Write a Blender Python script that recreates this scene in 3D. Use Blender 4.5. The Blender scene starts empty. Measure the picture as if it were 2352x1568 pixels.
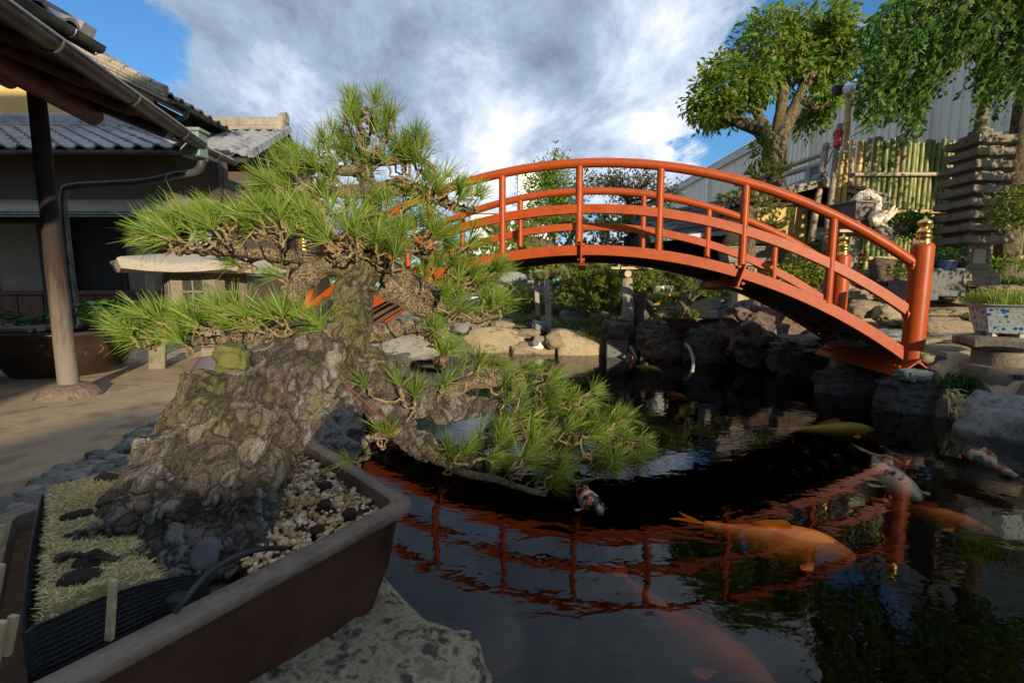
import bpy, bmesh, math, random
import numpy as np
from mathutils import Vector, Matrix, noise
R = math.radians
scene = bpy.context.scene
COL = scene.collection
random.seed(7)
# ---------------------------------------------------------------- camera model
F, CX, CY, PITCH, CZ = 1050.0, 1176.0, 784.0, R(6.5), 1.05
cp, sp = math.cos(PITCH), math.sin(PITCH)
def ray(px, py):
    u = (px-CX)/F; v = (py-CY)/F
    return Vector((u, cp - v*sp, -sp - v*cp))
def P(px, py, Y):          # point on the sight line at distance Y
    d = ray(px, py); return Vector((d.x*Y/d.y, Y, CZ + d.z*Y/d.y))
def PZ(px, py, z):         # point on the sight line at height z
    d = ray(px, py); k = (z-CZ)/d.z; return Vector((d.x*k, d.y*k, z))
def V(*a): return Vector(a)
# ---------------------------------------------------------------- objects
def tag(o, label, cat, group=None):
    o['label'] = label; o['category'] = cat
    if group: o['group'] = group
    return o
def struct(o): o['kind'] = 'structure'; return o
def stuff(o, label=None, cat=None):
    o['kind'] = 'stuff'
    if label: o['label'] = label
    if cat: o['category'] = cat
    return o
def thing(name, label, cat, loc=(0,0,0), group=None):
    o = bpy.data.objects.new(name, None); COL.objects.link(o)
    o.location = loc; o.empty_display_size = .1
    return tag(o, label, cat, group)
def adopt(o, parent):
    o.parent = parent
    r = parent
    off = Matrix.Identity(4)
    while r is not None:
        if r.parent is None: off = Matrix.Translation(-Vector(r.location))
        r = r.parent
    o.matrix_parent_inverse = off if parent.parent is None else Matrix.Identity(4)
    return o
def link(name, me, parent=None):
    o = bpy.data.objects.new(name, me); COL.objects.link(o)
    if parent is not None: adopt(o, parent)
    return o
def kids(o): return [c for c in bpy.data.objects if c.parent == o]
def dup(root, loc=None, rotz=None, scale=None, label=None, group=None):
    r = root.copy(); COL.objects.link(r)
    if loc is not None: r.location = loc
    if rotz is not None: r.rotation_euler = (root.rotation_euler.x, root.rotation_euler.y, rotz)
    if scale is not None: r.scale = scale if hasattr(scale, '__len__') else (scale,)*3
    if label: r['label'] = label
    if group: r['group'] = group
    for ch in list(root.children):
        c = ch.copy(); COL.objects.link(c); c.parent = r
        for g in ch.children:
            d = g.copy(); COL.objects.link(d); d.parent = c
    return r
def mesh_np(name, VV, Q, mats, smooth=False, mi=None):
    VV = np.asarray(VV, dtype=np.float32); Q = np.asarray(Q, dtype=np.int32)
    me = bpy.data.meshes.new(name)
    me.vertices.add(len(VV)); me.vertices.foreach_set('co', VV.ravel())
    k = Q.shape[1]
    me.loops.add(Q.size); me.loops.foreach_set('vertex_index', Q.ravel())
    me.polygons.add(len(Q)); me.polygons.foreach_set('loop_start', np.arange(0, Q.size, k, dtype=np.int32))
    if smooth: me.polygons.foreach_set('use_smooth', np.ones(len(Q), dtype=bool))
    for m in mats: me.materials.append(m)
    if mi is not None: me.polygons.foreach_set('material_index', np.asarray(mi, dtype=np.int32))
    me.update(calc_edges=True); me.validate()
    return me
class MB:
    def __init__(s): s.v = []; s.f = []; s.m = []
    def add(s, vs, fs, m=0):
        b = len(s.v); s.v += [tuple(x) for x in vs]
        s.f += [tuple(i+b for i in f) for f in fs]; s.m += [m]*len(fs); return s
    def box(s, c, size, rot=None, m=0):
        x, y, z = [k/2 for k in size]; c = Vector(c)
        vs = [Vector((a*x, b*y, d*z)) for d in (-1, 1) for b in (-1, 1) for a in (-1, 1)]
        if rot is not None: vs = [rot @ q for q in vs]
        return s.add([q+c for q in vs], [(0,2,3,1),(4,5,7,6),(0,1,5,4),(2,6,7,3),(0,4,6,2),(1,3,7,5)], m)
    def bar(s, a, b, w, h, m=0, up=(0,0,1)):      # box section from a to b
        a, b = Vector(a), Vector(b); t = (b-a).normalized(); up = Vector(up)
        r = t.cross(up)
        r = Vector((1,0,0)) if r.length < 1e-4 else r.normalized()
        u = r.cross(t)
        vs = [p + r*w/2*i + u*h/2*j for p in (a, b) for i, j in ((-1,-1),(1,-1),(1,1),(-1,1))]
        return s.add(vs, [(3,2,1,0),(4,5,6,7),(0,1,5,4),(1,2,6,5),(2,3,7,6),(3,0,4,7)], m)
    def tube(s, pts, rad, seg=8, m=0, caps=True, jit=0):
        pts = [Vector(p) for p in pts]; n = len(pts)
        if not hasattr(rad, '__len__'): rad = [rad]*n
        t = (pts[1]-pts[0]).normalized()
        ref = Vector((0,0,1)) if abs(t.z) < .9 else Vector((1,0,0))
        u = t.cross(ref).normalized(); vs = []
        for i in range(n):
            t = (pts[min(i+1,n-1)]-pts[max(i-1,0)])
            t = t.normalized() if t.length > 1e-9 else Vector((0,0,1))
            u = (u - t*u.dot(t)); u = u.normalized() if u.length > 1e-6 else t.orthogonal().normalized()
            w = t.cross(u)
            for k in range(seg):
                a = 2*math.pi*k/seg; r = rad[i]*(1+(random.uniform(-jit, jit) if jit else 0))
                vs.append(pts[i] + u*math.cos(a)*r + w*math.sin(a)*r)
        fs = [(i*seg+k, i*seg+(k+1)%seg, (i+1)*seg+(k+1)%seg, (i+1)*seg+k) for i in range(n-1) for k in range(seg)]
        if caps: fs += [tuple(range(seg-1,-1,-1)), tuple((n-1)*seg+k for k in range(seg))]
        return s.add(vs, fs, m)
    def lathe(s, prof, c=(0,0,0), seg=24, m=0, caps=True, sx=1, sy=1):
        c = Vector(c); n = len(prof)
        vs = [c+Vector((r*math.cos(2*math.pi*k/seg)*sx, r*math.sin(2*math.pi*k/seg)*sy, z)) for r, z in prof for k in range(seg)]
        fs = [(i*seg+k, i*seg+(k+1)%seg, (i+1)*seg+(k+1)%seg, (i+1)*seg+k) for i in range(n-1) for k in range(seg)]
        if caps: fs += [tuple(range(seg-1,-1,-1)), tuple((n-1)*seg+k for k in range(seg))]
        return s.add(vs, fs, m)
    def loft(s, rings, m=0, caps=True):           # list of closed rings of equal count
        k = len(rings[0]); n = len(rings)
        vs = [p for r in rings for p in r]
        fs = [(i*k+j, i*k+(j+1)%k, (i+1)*k+(j+1)%k, (i+1)*k+j) for i in range(n-1) for j in range(k)]
        if caps: fs += [tuple(range(k-1,-1,-1)), tuple((n-1)*k+j for j in range(k))]
        return s.add(vs, fs, m)
    def sheet(s, rows, m=0):                      # open grid of points
        k = len(rows[0])
        return s.add([p for r in rows for p in r], [(i*k+j, i*k+j+1, (i+1)*k+j+1, (i+1)*k+j) for i in range(len(rows)-1) for j in range(k-1)], m)
    def mesh(s, name, mats, sharp=35):
        me = bpy.data.meshes.new(name); me.from_pydata(s.v, [], s.f)
        for q in (mats if isinstance(mats, (list, tuple)) else [mats]): me.materials.append(q)
        me.polygons.foreach_set('material_index', s.m)
        me.update()
        bm = bmesh.new(); bm.from_mesh(me); bmesh.ops.recalc_face_normals(bm, faces=bm.faces); bm.to_mesh(me); bm.free()
        if sharp:
            me.polygons.foreach_set('use_smooth', [True]*len(me.polygons))
            me.set_sharp_from_angle(angle=R(sharp))
        return me
    def build(s, name, mats, parent=None, sharp=35, bevel=0):
        o = link(name, s.mesh(name, mats, sharp), parent)
        if bevel:
            b = o.modifiers.new('edge', 'BEVEL'); b.width = bevel; b.segments = 2; b.limit_method = 'ANGLE'; b.angle_limit = R(40)
        return o
def rz(a): return Matrix.Rotation(a, 3, 'Z')
def smooth_path(pts, n=6):                        # Catmull-Rom through points with attributes
    out = []; pts = [np.array(p, dtype=float) for p in pts]
    q = [2*pts[0]-pts[1]] + pts + [2*pts[-1]-pts[-2]]
    for i in range(1, len(q)-2):
        for k in range(n):
            t = k/n
            out.append(.5*((2*q[i])+(-q[i-1]+q[i+1])*t+(2*q[i-1]-5*q[i]+4*q[i+1]-q[i+2])*t*t+(-q[i-1]+3*q[i]-3*q[i+1]+q[i+2])*t**3))
    out.append(q[-2]); return out
# ---------------------------------------------------------------- materials
def N(nt, typ, **kw):
    n = nt.nodes.new(typ)
    for k, v in kw.items():
        if k.startswith('i_'):
            key = k[2:]; key = int(key) if key.isdigit() else key.replace('_', ' ')
            n.inputs[key].default_value = v
        else: setattr(n, k, v)
    return n
def ramp(nt, cols, interp='LINEAR'):
    n = nt.nodes.new('ShaderNodeValToRGB'); e = n.color_ramp.elements; n.color_ramp.interpolation = interp
    while len(e) < len(cols): e.new(.5)
    for i, (p, c) in enumerate(cols):
        e[i].position = p; e[i].color = (*c, 1) if len(c) == 3 else c
    return n
def newmat(name):
    m = bpy.data.materials.new(name); m.use_nodes = True; nt = m.node_tree
    return m, nt, nt.nodes['Principled BSDF']
def L(nt, a, ao, b, bi): nt.links.new(a.outputs[ao], b.inputs[bi])
def mat(name, c1, c2=None, scale=4., rough=.8, bump=0., bscale=25., metal=0., c3=None, stretch=(1,1,1), rv=0., spec=.5, detail=8, coat=0., crack=0., cscale=6., lo=.35, hi=.65, bdist=.01):
    m, nt, bs = newmat(name)
    bs.inputs['Roughness'].default_value = rough; bs.inputs['Metallic'].default_value = metal
    bs.inputs['Specular IOR Level'].default_value = spec; bs.inputs['Coat Weight'].default_value = coat
    bs.inputs['Coat Roughness'].default_value = .15
    tc = N(nt, 'ShaderNodeTexCoord'); mp = N(nt, 'ShaderNodeMapping'); mp.inputs['Scale'].default_value = stretch
    L(nt, tc, 'Object', mp, 'Vector')
    c2 = c2 or c1
    nz = N(nt, 'ShaderNodeTexNoise', i_Scale=scale, i_Detail=detail, i_Roughness=.62)
    L(nt, mp, 0, nz, 'Vector')
    cols = [(lo, c1), (hi, c2)] if c3 is None else [(lo, c1), ((lo+hi)/2, c2), (hi, c3)]
    rp = ramp(nt, cols); L(nt, nz, 'Fac', rp, 0); last = rp, 0
    if rv:
        oi = N(nt, 'ShaderNodeObjectInfo'); mr = N(nt, 'ShaderNodeMapRange', i_3=1-rv, i_4=1+rv); L(nt, oi, 'Random', mr, 0)
        hs = N(nt, 'ShaderNodeHueSaturation'); L(nt, mr, 0, hs, 'Value'); L(nt, last[0], last[1], hs, 'Color'); last = hs, 0
    hgt = None
    if bump:
        n2 = N(nt, 'ShaderNodeTexNoise', i_Scale=bscale, i_Detail=10, i_Roughness=.65); L(nt, mp, 0, n2, 'Vector'); hgt = n2, 'Fac'
    if crack:
        nd = N(nt, 'ShaderNodeTexNoise', i_Scale=cscale*.8, i_Detail=4); L(nt, mp, 0, nd, 'Vector')
        mx = N(nt, 'ShaderNodeMixRGB', blend_type='ADD', i_Fac=.35); L(nt, mp, 0, mx, 1); L(nt, nd, 'Color', mx, 2)
        vo = N(nt, 'ShaderNodeTexVoronoi', feature='DISTANCE_TO_EDGE', i_Scale=cscale); L(nt, mx, 0, vo, 'Vector')
        cr = ramp(nt, [(0, (0,0,0)), (.09, (1,1,1))]); L(nt, vo, 'Distance', cr, 0)
        ml = N(nt, 'ShaderNodeMixRGB', blend_type='MULTIPLY', i_Fac=crack); L(nt, last[0], last[1], ml, 1); L(nt, cr, 0, ml, 2); last = ml, 0
        if hgt:
            ad = N(nt, 'ShaderNodeMath', operation='MULTIPLY_ADD', i_1=.6); L(nt, hgt[0], hgt[1], ad, 0); L(nt, cr, 0, ad, 2); hgt = ad, 0
        else: hgt = cr, 0
    if hgt:
        bp = N(nt, 'ShaderNodeBump', i_Strength=bump or .5, i_Distance=bdist); L(nt, hgt[0], hgt[1], bp, 'Height'); L(nt, bp, 0, bs, 'Normal')
    L(nt, last[0], last[1], bs, 'Base Color')
    return m
def leafmat(name, cols, trans=.35, rough=.5, spec=.35):
    m, nt, bs = newmat(name)
    g = N(nt, 'ShaderNodeNewGeometry'); n = len(cols)
    rp = ramp(nt, [(i/(n-1), c) for i, c in enumerate(cols)]); L(nt, g, 'Random Per Island', rp, 0)
    oi = N(nt, 'ShaderNodeObjectInfo'); mr = N(nt, 'ShaderNodeMapRange', i_3=.85, i_4=1.15); L(nt, oi, 'Random', mr, 0)
    hs = N(nt, 'ShaderNodeHueSaturation'); L(nt, mr, 0, hs, 'Value'); L(nt, rp, 0, hs, 'Color')
    L(nt, hs, 0, bs, 'Base Color'); bs.inputs['Roughness'].default_value = rough; bs.inputs['Specular IOR Level'].default_value = spec
    tr = N(nt, 'ShaderNodeBsdfTranslucent'); L(nt, hs, 0, tr, 'Color')
    mx = N(nt, 'ShaderNodeMixShader', i_0=trans); L(nt, bs, 0, mx, 1); L(nt, tr, 0, mx, 2)
    L(nt, mx, 0, nt.nodes['Material Output'], 'Surface'); return m
m_red = mat('red_lacquer', (.225,.033,.005), (.33,.056,.009), 7, .42, .07, 45, coat=0, spec=.24, bdist=.004, c3=(.285,.045,.006), lo=.25, hi=.75)
m_redbolt = mat('red_bolts', (.42,.06,.02), (.5,.08,.025), 20, .5)
m_gold = mat('brass', (.75,.48,.12), (.9,.62,.2), 8, .22, metal=1.)
m_under = mat('underside_boards', (.06,.028,.018), (.12,.06,.04), 6, .8, .3, 30, stretch=(1,8,1))
m_sand = mat('sand', (.27,.19,.11), (.46,.36,.23), 3.5, .95, .8, 90, c3=(.37,.28,.17), bdist=.012)
m_soil = mat('soil', (.09,.06,.035), (.2,.15,.08), 3, .95, .6, 40, c3=(.12,.13,.045))
m_stone_tan = mat('tan_stone', (.1,.08,.05), (.34,.27,.16), 2.6, .9, 1., 9, c3=(.24,.2,.13), lo=.3, hi=.68, rv=.18, bdist=.03)
m_stone_grey = mat('grey_stone', (.11,.11,.105), (.27,.26,.23), 4, .85, .7, 16, c3=(.18,.18,.17), rv=.2, bdist=.03)
m_slab = mat('dark_slab', (.05,.05,.05), (.14,.14,.13), 14, .9, .8, 60, c3=(.085,.085,.08))
m_stone_blue = mat('blue_green_stone', (.1,.12,.12), (.24,.26,.22), 4, .8, .6, 14, c3=(.15,.19,.19), rv=.15, bdist=.03)
m_stone_brown = mat('brown_lava', (.06,.042,.03), (.2,.145,.105), 5, .95, 1., 11, c3=(.11,.076,.055), rv=.15, bdist=.06)
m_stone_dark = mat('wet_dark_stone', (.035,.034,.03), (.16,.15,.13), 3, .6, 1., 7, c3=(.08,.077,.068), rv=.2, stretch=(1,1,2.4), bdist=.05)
m_cobble = mat('dark_cobble', (.08,.078,.068), (.22,.21,.18), 5, .85, .5, 30, c3=(.14,.135,.115), rv=.45)
m_lichen = mat('lichen_stone', (.07,.06,.04), (.46,.39,.26), 13, .92, 1., 34, c3=(.24,.2,.13), lo=.4, hi=.62, bdist=.02)
m_granite = mat('granite', (.25,.23,.19), (.43,.4,.34), 60, .9, .5, 90, bdist=.006, c3=(.33,.3,.25))
m_pagoda = mat('weathered_shaded_granite', (.08,.068,.052), (.22,.185,.135), 7, .92, .8, 50, bdist=.012, c3=(.14,.118,.088), lo=.3, hi=.7)  # pagoda stone; on the lantern body its dark tone stands in for shade
m_pot = mat('brown_glaze_pot', (.03,.011,.007), (.085,.038,.024), 7, .42, .25, 50, spec=.28, c3=(.045,.017,.011), lo=.3, hi=.8)
m_potrim = mat('worn_pot_rim', (.085,.057,.04), (.23,.175,.13), 9, .6, .4, 80, spec=.3, c3=(.14,.1,.075), lo=.3, hi=.75)
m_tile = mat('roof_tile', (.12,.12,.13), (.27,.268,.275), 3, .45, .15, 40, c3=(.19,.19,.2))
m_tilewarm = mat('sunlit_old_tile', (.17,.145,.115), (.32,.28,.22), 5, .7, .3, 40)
m_shingle = mat('grey_shingle', (.05,.05,.052), (.1,.1,.1), 8, .95, .3, 30, spec=.1)
m_darkwood = mat('dark_wood', (.018,.012,.009), (.045,.03,.022), 5, .75, .3, 30, stretch=(3,3,.5))
m_redwood = mat('red_stained_wood', (.07,.018,.01), (.13,.038,.02), 5, .6, .3, 30, stretch=(3,3,.5))
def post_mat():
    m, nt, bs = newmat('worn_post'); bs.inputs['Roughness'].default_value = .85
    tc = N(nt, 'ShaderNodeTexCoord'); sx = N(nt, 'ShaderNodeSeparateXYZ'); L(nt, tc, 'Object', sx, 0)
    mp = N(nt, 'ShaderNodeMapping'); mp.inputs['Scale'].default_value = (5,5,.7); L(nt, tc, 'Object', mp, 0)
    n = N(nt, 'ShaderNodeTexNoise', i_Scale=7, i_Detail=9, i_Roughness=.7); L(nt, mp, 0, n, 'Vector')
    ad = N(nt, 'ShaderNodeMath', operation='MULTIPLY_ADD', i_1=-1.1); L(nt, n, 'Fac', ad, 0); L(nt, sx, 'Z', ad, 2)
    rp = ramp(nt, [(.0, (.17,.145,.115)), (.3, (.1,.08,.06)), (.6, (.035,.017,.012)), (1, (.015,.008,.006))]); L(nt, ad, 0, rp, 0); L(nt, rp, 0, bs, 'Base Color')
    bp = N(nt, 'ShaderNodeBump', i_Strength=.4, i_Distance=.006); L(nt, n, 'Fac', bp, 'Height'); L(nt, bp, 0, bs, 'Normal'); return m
m_greywood = mat('weathered_wood', (.12,.1,.075), (.32,.28,.21), 7, .9, .7, 30, stretch=(5,5,.6), c3=(.2,.17,.125))
m_postwood = post_mat()
m_plank = mat('pale_plank', (.3,.22,.11), (.52,.41,.24), 6, .8, .4, 40, stretch=(1,6,6))
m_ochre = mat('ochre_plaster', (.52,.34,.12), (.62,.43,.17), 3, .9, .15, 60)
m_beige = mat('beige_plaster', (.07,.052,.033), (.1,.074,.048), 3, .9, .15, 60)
m_paper = mat('paper_screen', (.2,.18,.15), (.26,.235,.2), 3, .9)
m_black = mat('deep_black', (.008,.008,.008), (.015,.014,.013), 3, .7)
m_copper = mat('dark_copper_gutter', (.05,.05,.045), (.13,.14,.125), 6, .45, metal=.6)
m_verdigris = mat('verdigris_copper', (.13,.17,.15), (.24,.32,.27), 5, .6, metal=.3)
m_glaze = mat('dark_glaze', (.018,.011,.008), (.05,.03,.018), 3, .3, .1, 30)
m_glazedeco = mat('glaze_decor', (.12,.06,.02), (.2,.11,.04), 10, .4)
m_clay = mat('terracotta', (.2,.075,.04), (.3,.12,.07), 8, .85, .2, 40)
m_bluepot = mat('blue_glaze', (.01,.02,.07), (.02,.045,.14), 6, .25)
m_white = mat('white_paint', (.68,.68,.66), (.8,.8,.78), 4, .7)
m_gsteel = mat('grey_cladding', (.55,.51,.42), (.64,.6,.5), 2, .6, c3=(.6,.55,.46), stretch=(1,1,.3))
m_gtrim = mat('cladding_trim', (.3,.32,.33), (.38,.4,.41), 2, .5)
m_rubber = mat('black_rubber', (.012,.012,.013), (.03,.03,.032), 20, .5)
m_wire = mat('black_wire', (.025,.023,.022), (.06,.055,.05), 20, .45, metal=.5)
m_pvc = mat('grey_pipe', (.2,.2,.195), (.3,.3,.29), 10, .5)
m_pvcbeige = mat('beige_hose', (.38,.33,.23), (.5,.45,.34), 10, .5)
m_plastred = mat('red_plastic', (.5,.03,.04), (.6,.06,.06), 8, .4)
m_deadwood = mat('bleached_deadwood', (.42,.36,.26), (.72,.65,.52), 8, .85, .6, 30, stretch=(2,2,2))
m_twig = mat('pine_twig', (.12,.08,.04), (.32,.23,.11), 60, .9, .6, 120)
m_paste = mat('sealing_paste', (.085,.075,.085), (.13,.115,.125), 12, .8, .3, 60)
m_mortar = mat('pale_mortar', (.6,.57,.48), (.72,.69,.6), 8, .9, .5, 40)
m_branch = mat('pine_branch_bark', (.07,.05,.025), (.24,.18,.1), 26, .95, .9, 70, c3=(.15,.12,.055), bdist=.012, crack=.55, cscale=34)
m_trunk2 = mat('tree_bark', (.055,.04,.022), (.19,.145,.08), 6, .95, .9, 24, stretch=(3,3,.7), c3=(.15,.125,.05), bdist=.04, crack=.4, cscale=9)
def bark():
    m, nt, bs = newmat('old_pine_bark'); bs.inputs['Roughness'].default_value = .88
    tc = N(nt, 'ShaderNodeTexCoord')
    at = N(nt, 'ShaderNodeAttribute', attribute_name='plate'); ed = N(nt, 'ShaderNodeAttribute', attribute_name='edge')
    plate = ramp(nt, [(0, (.07,.052,.038)), (.25, (.17,.135,.1)), (.5, (.1,.078,.06)), (.72, (.3,.275,.235)), (1, (.14,.09,.06))]); L(nt, at, 'Fac', plate, 0)
    mp = N(nt, 'ShaderNodeMapping'); mp.inputs['Rotation'].default_value = (0, R(-28), 0); L(nt, tc, 'Object', mp, 0)
    m2_ = N(nt, 'ShaderNodeMapping'); m2_.inputs['Scale'].default_value = (1.6,1.6,.55); L(nt, mp, 0, m2_, 0)
    n1 = N(nt, 'ShaderNodeTexNoise', i_Scale=75, i_Detail=9, i_Roughness=.72); L(nt, m2_, 0, n1, 'Vector')
    mul = N(nt, 'ShaderNodeMixRGB', blend_type='OVERLAY', i_Fac=.85); L(nt, plate, 0, mul, 1); L(nt, n1, 'Fac', mul, 2)
    mo = N(nt, 'ShaderNodeTexNoise', i_Scale=8, i_Detail=9, i_Roughness=.72); L(nt, tc, 'Object', mo, 'Vector')
    sx = N(nt, 'ShaderNodeSeparateXYZ'); L(nt, tc, 'Object', sx, 0)
    mz = N(nt, 'ShaderNodeMapRange', i_1=.66, i_2=1.02, i_3=-.17, i_4=.1); L(nt, sx, 'Z', mz, 0)
    ad = N(nt, 'ShaderNodeMath', operation='ADD'); L(nt, mo, 'Fac', ad, 0); L(nt, mz, 0, ad, 1)
    mr = ramp(nt, [(.49, (0,0,0)), (.62, (.85,.85,.85))]); L(nt, ad, 0, mr, 0)
    mc = ramp(nt, [(.3, (.06,.065,.014)), (.72, (.26,.245,.055))]); L(nt, n1, 'Fac', mc, 0)
    m2 = N(nt, 'ShaderNodeMixRGB'); L(nt, mr, 0, m2, 0); L(nt, mul, 0, m2, 1); L(nt, mc, 0, m2, 2)
    li = N(nt, 'ShaderNodeTexNoise', i_Scale=30, i_Detail=10, i_Roughness=.75); L(nt, tc, 'Object', li, 'Vector')
    lr = ramp(nt, [(.6, (0,0,0)), (.68, (.7,.7,.7))]); L(nt, li, 'Fac', lr, 0)
    m3 = N(nt, 'ShaderNodeMixRGB', i_2=(.36,.37,.32,1)); L(nt, lr, 0, m3, 0); L(nt, m2, 0, m3, 1)
    cr = ramp(nt, [(0, (.05,.038,.03)), (.8, (1,1,1))]); L(nt, ed, 'Fac', cr, 0)
    m4 = N(nt, 'ShaderNodeMixRGB', blend_type='MULTIPLY', i_Fac=.8); L(nt, m3, 0, m4, 1); L(nt, cr, 0, m4, 2)
    L(nt, m4, 0, bs, 'Base Color')
    v3 = N(nt, 'ShaderNodeTexVoronoi', feature='DISTANCE_TO_EDGE', i_Scale=85); L(nt, m2_, 0, v3, 'Vector')
    h2 = ramp(nt, [(0, (0,0,0)), (.14, (1,1,1))]); L(nt, v3, 'Distance', h2, 0)
    a1 = N(nt, 'ShaderNodeMath', operation='MULTIPLY_ADD', i_1=.25); L(nt, h2, 0, a1, 0); L(nt, n1, 'Fac', a1, 2)
    bp = N(nt, 'ShaderNodeBump', i_Strength=1., i_Distance=.014); L(nt, a1, 0, bp, 'Height'); L(nt, bp, 0, bs, 'Normal')
    return m
m_bark = bark()
g_needle = leafmat('bonsai_needles', [(.09,.17,.018), (.15,.24,.025), (.24,.32,.045), (.18,.28,.032), (.12,.22,.022), (.2,.29,.035), (.38,.33,.08)], .38, .42, .4)
g_pine = leafmat('garden_pine_needles', [(.11,.17,.022), (.19,.25,.035), (.28,.31,.06), (.34,.31,.11)], .4)
g_leaf = leafmat('green_leaves', [(.08,.16,.016), (.14,.25,.024), (.21,.32,.035), (.28,.34,.05)], .45)
g_leafred = leafmat('bronze_green_leaves', [(.07,.15,.014), (.11,.22,.02), (.19,.28,.03), (.27,.27,.05), (.14,.25,.025)], .5)
g_dark = leafmat('weeping_leaves', [(.035,.1,.012), (.06,.16,.018), (.11,.24,.026), (.22,.34,.05)], .5)
g_maple = leafmat('autumn_tinted_leaves', [(.22,.26,.04), (.38,.3,.05), (.45,.24,.05), (.26,.3,.05)], .5)
g_bush = leafmat('bright_bush_leaves', [(.09,.15,.015), (.17,.23,.025), (.28,.3,.045), (.1,.17,.02)], .4)
g_fern = leafmat('fern_leaves', [(.03,.1,.018), (.06,.16,.03), (.1,.22,.04)], .35)
g_grass = leafmat('grass_blades', [(.08,.14,.02), (.16,.21,.04), (.24,.23,.08), (.1,.17,.025)], .35)
g_lgrass = leafmat('lime_grass', [(.17,.24,.02), (.26,.33,.04), (.3,.34,.07)], .4)
m_moss = mat('moss', (.06,.075,.015), (.17,.17,.04), 14, .95, .8, 60)
# ---------------------------------------------------------------- camera, sun, sky
cam = bpy.data.objects.new('camera', bpy.data.cameras.new('camera')); COL.objects.link(cam)
cam.location = (0, 0, CZ); cam.rotation_euler = (R(90)-PITCH, 0, 0)
cam.data.sensor_width = 36; cam.data.lens = F/2352*36; cam.data.clip_start = .03; cam.data.clip_end = 2000
scene.camera = cam
SUN_EL, SUN_AZ = R(10.8), R(24)      # low evening sun behind the camera, a little to the right
sd = bpy.data.lights.new('sun', 'SUN'); sd.energy = 4.6; sd.angle = R(.5); sd.color = (1, .84, .62)
so = bpy.data.objects.new('sun', sd); COL.objects.link(so)
trav = Vector((-math.sin(SUN_AZ)*math.cos(SUN_EL), math.cos(SUN_AZ)*math.cos(SUN_EL), -math.sin(SUN_EL)))
so.rotation_euler = trav.to_track_quat('-Z', 'Y').to_euler(); so.location = (3, -8, 6)
w = bpy.data.worlds.new('World'); scene.world = w; w.use_nodes = True; nt = w.node_tree
bg = nt.nodes['Background']; bg.inputs['Strength'].default_value = .1
sky = N(nt, 'ShaderNodeTexSky', sky_type='NISHITA', sun_disc=False, sun_elevation=R(11), sun_rotation=R(156))
tc = N(nt, 'ShaderNodeTexCoord'); sx = N(nt, 'ShaderNodeSeparateXYZ'); L(nt, tc, 'Generated', sx, 0)
def mth(op, a, b=None, c=None):
    n = N(nt, 'ShaderNodeMath', operation=op)
    for i, q in enumerate((a, b, c)):
        if q is None: continue
        if isinstance(q, (int, float)): n.inputs[i].default_value = q
        else: nt.links.new(q, n.inputs[i])
    return n.outputs[0]
zc = mth('MAXIMUM', sx.outputs['Z'], 0.0)
den = mth('ADD', zc, .28)
cb = N(nt, 'ShaderNodeCombineXYZ')
nt.links.new(mth('DIVIDE', sx.outputs['X'], den), cb.inputs[0]); nt.links.new(mth('DIVIDE', sx.outputs['Y'], den), cb.inputs[1])
def blobs(lst):
    tot = None
    for px, py, rad, amp in lst:
        d = ray(px, py).normalized()
        vm = N(nt, 'ShaderNodeVectorMath', operation='DISTANCE'); L(nt, tc, 'Generated', vm, 0); vm.inputs[1].default_value = d
        mr = N(nt, 'ShaderNodeMapRange', interpolation_type='SMOOTHSTEP', i_1=0., i_2=rad, i_3=amp, i_4=0.); L(nt, vm, 'Value', mr, 0)
        tot = mr.outputs[0] if tot is None else mth('ADD', tot, mr.outputs[0])
    return tot
def fbm(scale, detail, rough, off, dist=0.):
    mp = N(nt, 'ShaderNodeMapping'); mp.inputs['Location'].default_value = off; mp.inputs['Rotation'].default_value = (0,0,R(35)); mp.inputs['Scale'].default_value = (1, .72, 1); L(nt, cb, 0, mp, 'Vector')
    n = N(nt, 'ShaderNodeTexNoise', i_Scale=scale, i_Detail=detail, i_Roughness=rough, i_Distortion=dist); L(nt, mp, 0, n, 'Vector'); return n.outputs['Fac']
n1 = fbm(2.4, 12, .62, (3.1, 1.7, 0), .35)
cover = mth('ADD', mth('MULTIPLY_ADD', n1, 1.5, -.25), blobs([(230, 90, .2, -.32), (900, 285, .16, -.2), (770, 150, .07, -.16), (1650, 140, .24, -.42), (1950, 40, .28, -.34), (560, 60, .38, .2), (1270, 130, .4, .22), (1120, 330, .25, .14), (1480, 330, .22, .14), (650, 200, .2, .1), (1170,150,.1,.08), (820,40,.4,.2), (1176,-900,.9,.3), (1900,-350,.5,.22),  (1330,420,.14,-.05)]))
mask = N(nt, 'ShaderNodeMapRange', interpolation_type='SMOOTHSTEP', i_1=.4, i_2=.54); nt.links.new(cover, mask.inputs[0])
n2 = fbm(3.3, 13, .65, (8.3, 4.9, 0), .3)
shade = mth('ADD', mth('MULTIPLY_ADD', n2, 1.6, -.28), blobs([(600, 50, .42, .22), (800,60,.3,.1), (1176,-1100,1.1,-.04), (330, 60, .25, .12), (1280, 120, .27, .24), (950, 30, .3, .16), (1120, 300, .24, -.24), (1480, 300, .24, -.22), (1080, 110, .13, -.24), (680, 190, .2, -.2), (900,220,.15,-.12), (1560, 60, .16, -.1), (1420, 380, .12, .12), (1600,420,.15,.16)]))
ccol = ramp(nt, [(.16, (8.5,8.5,8.6)), (.36, (5.8,6.4,7.5)), (.62, (3.1,3.9,5.2)), (.98, (1.5,2.0,2.8))]); nt.links.new(shade, ccol.inputs[0])
skt = N(nt, 'ShaderNodeMixRGB', blend_type='MULTIPLY', i_Fac=1., i_2=(.5, .95, 1.45, 1)); L(nt, sky, 0, skt, 1)
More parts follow.
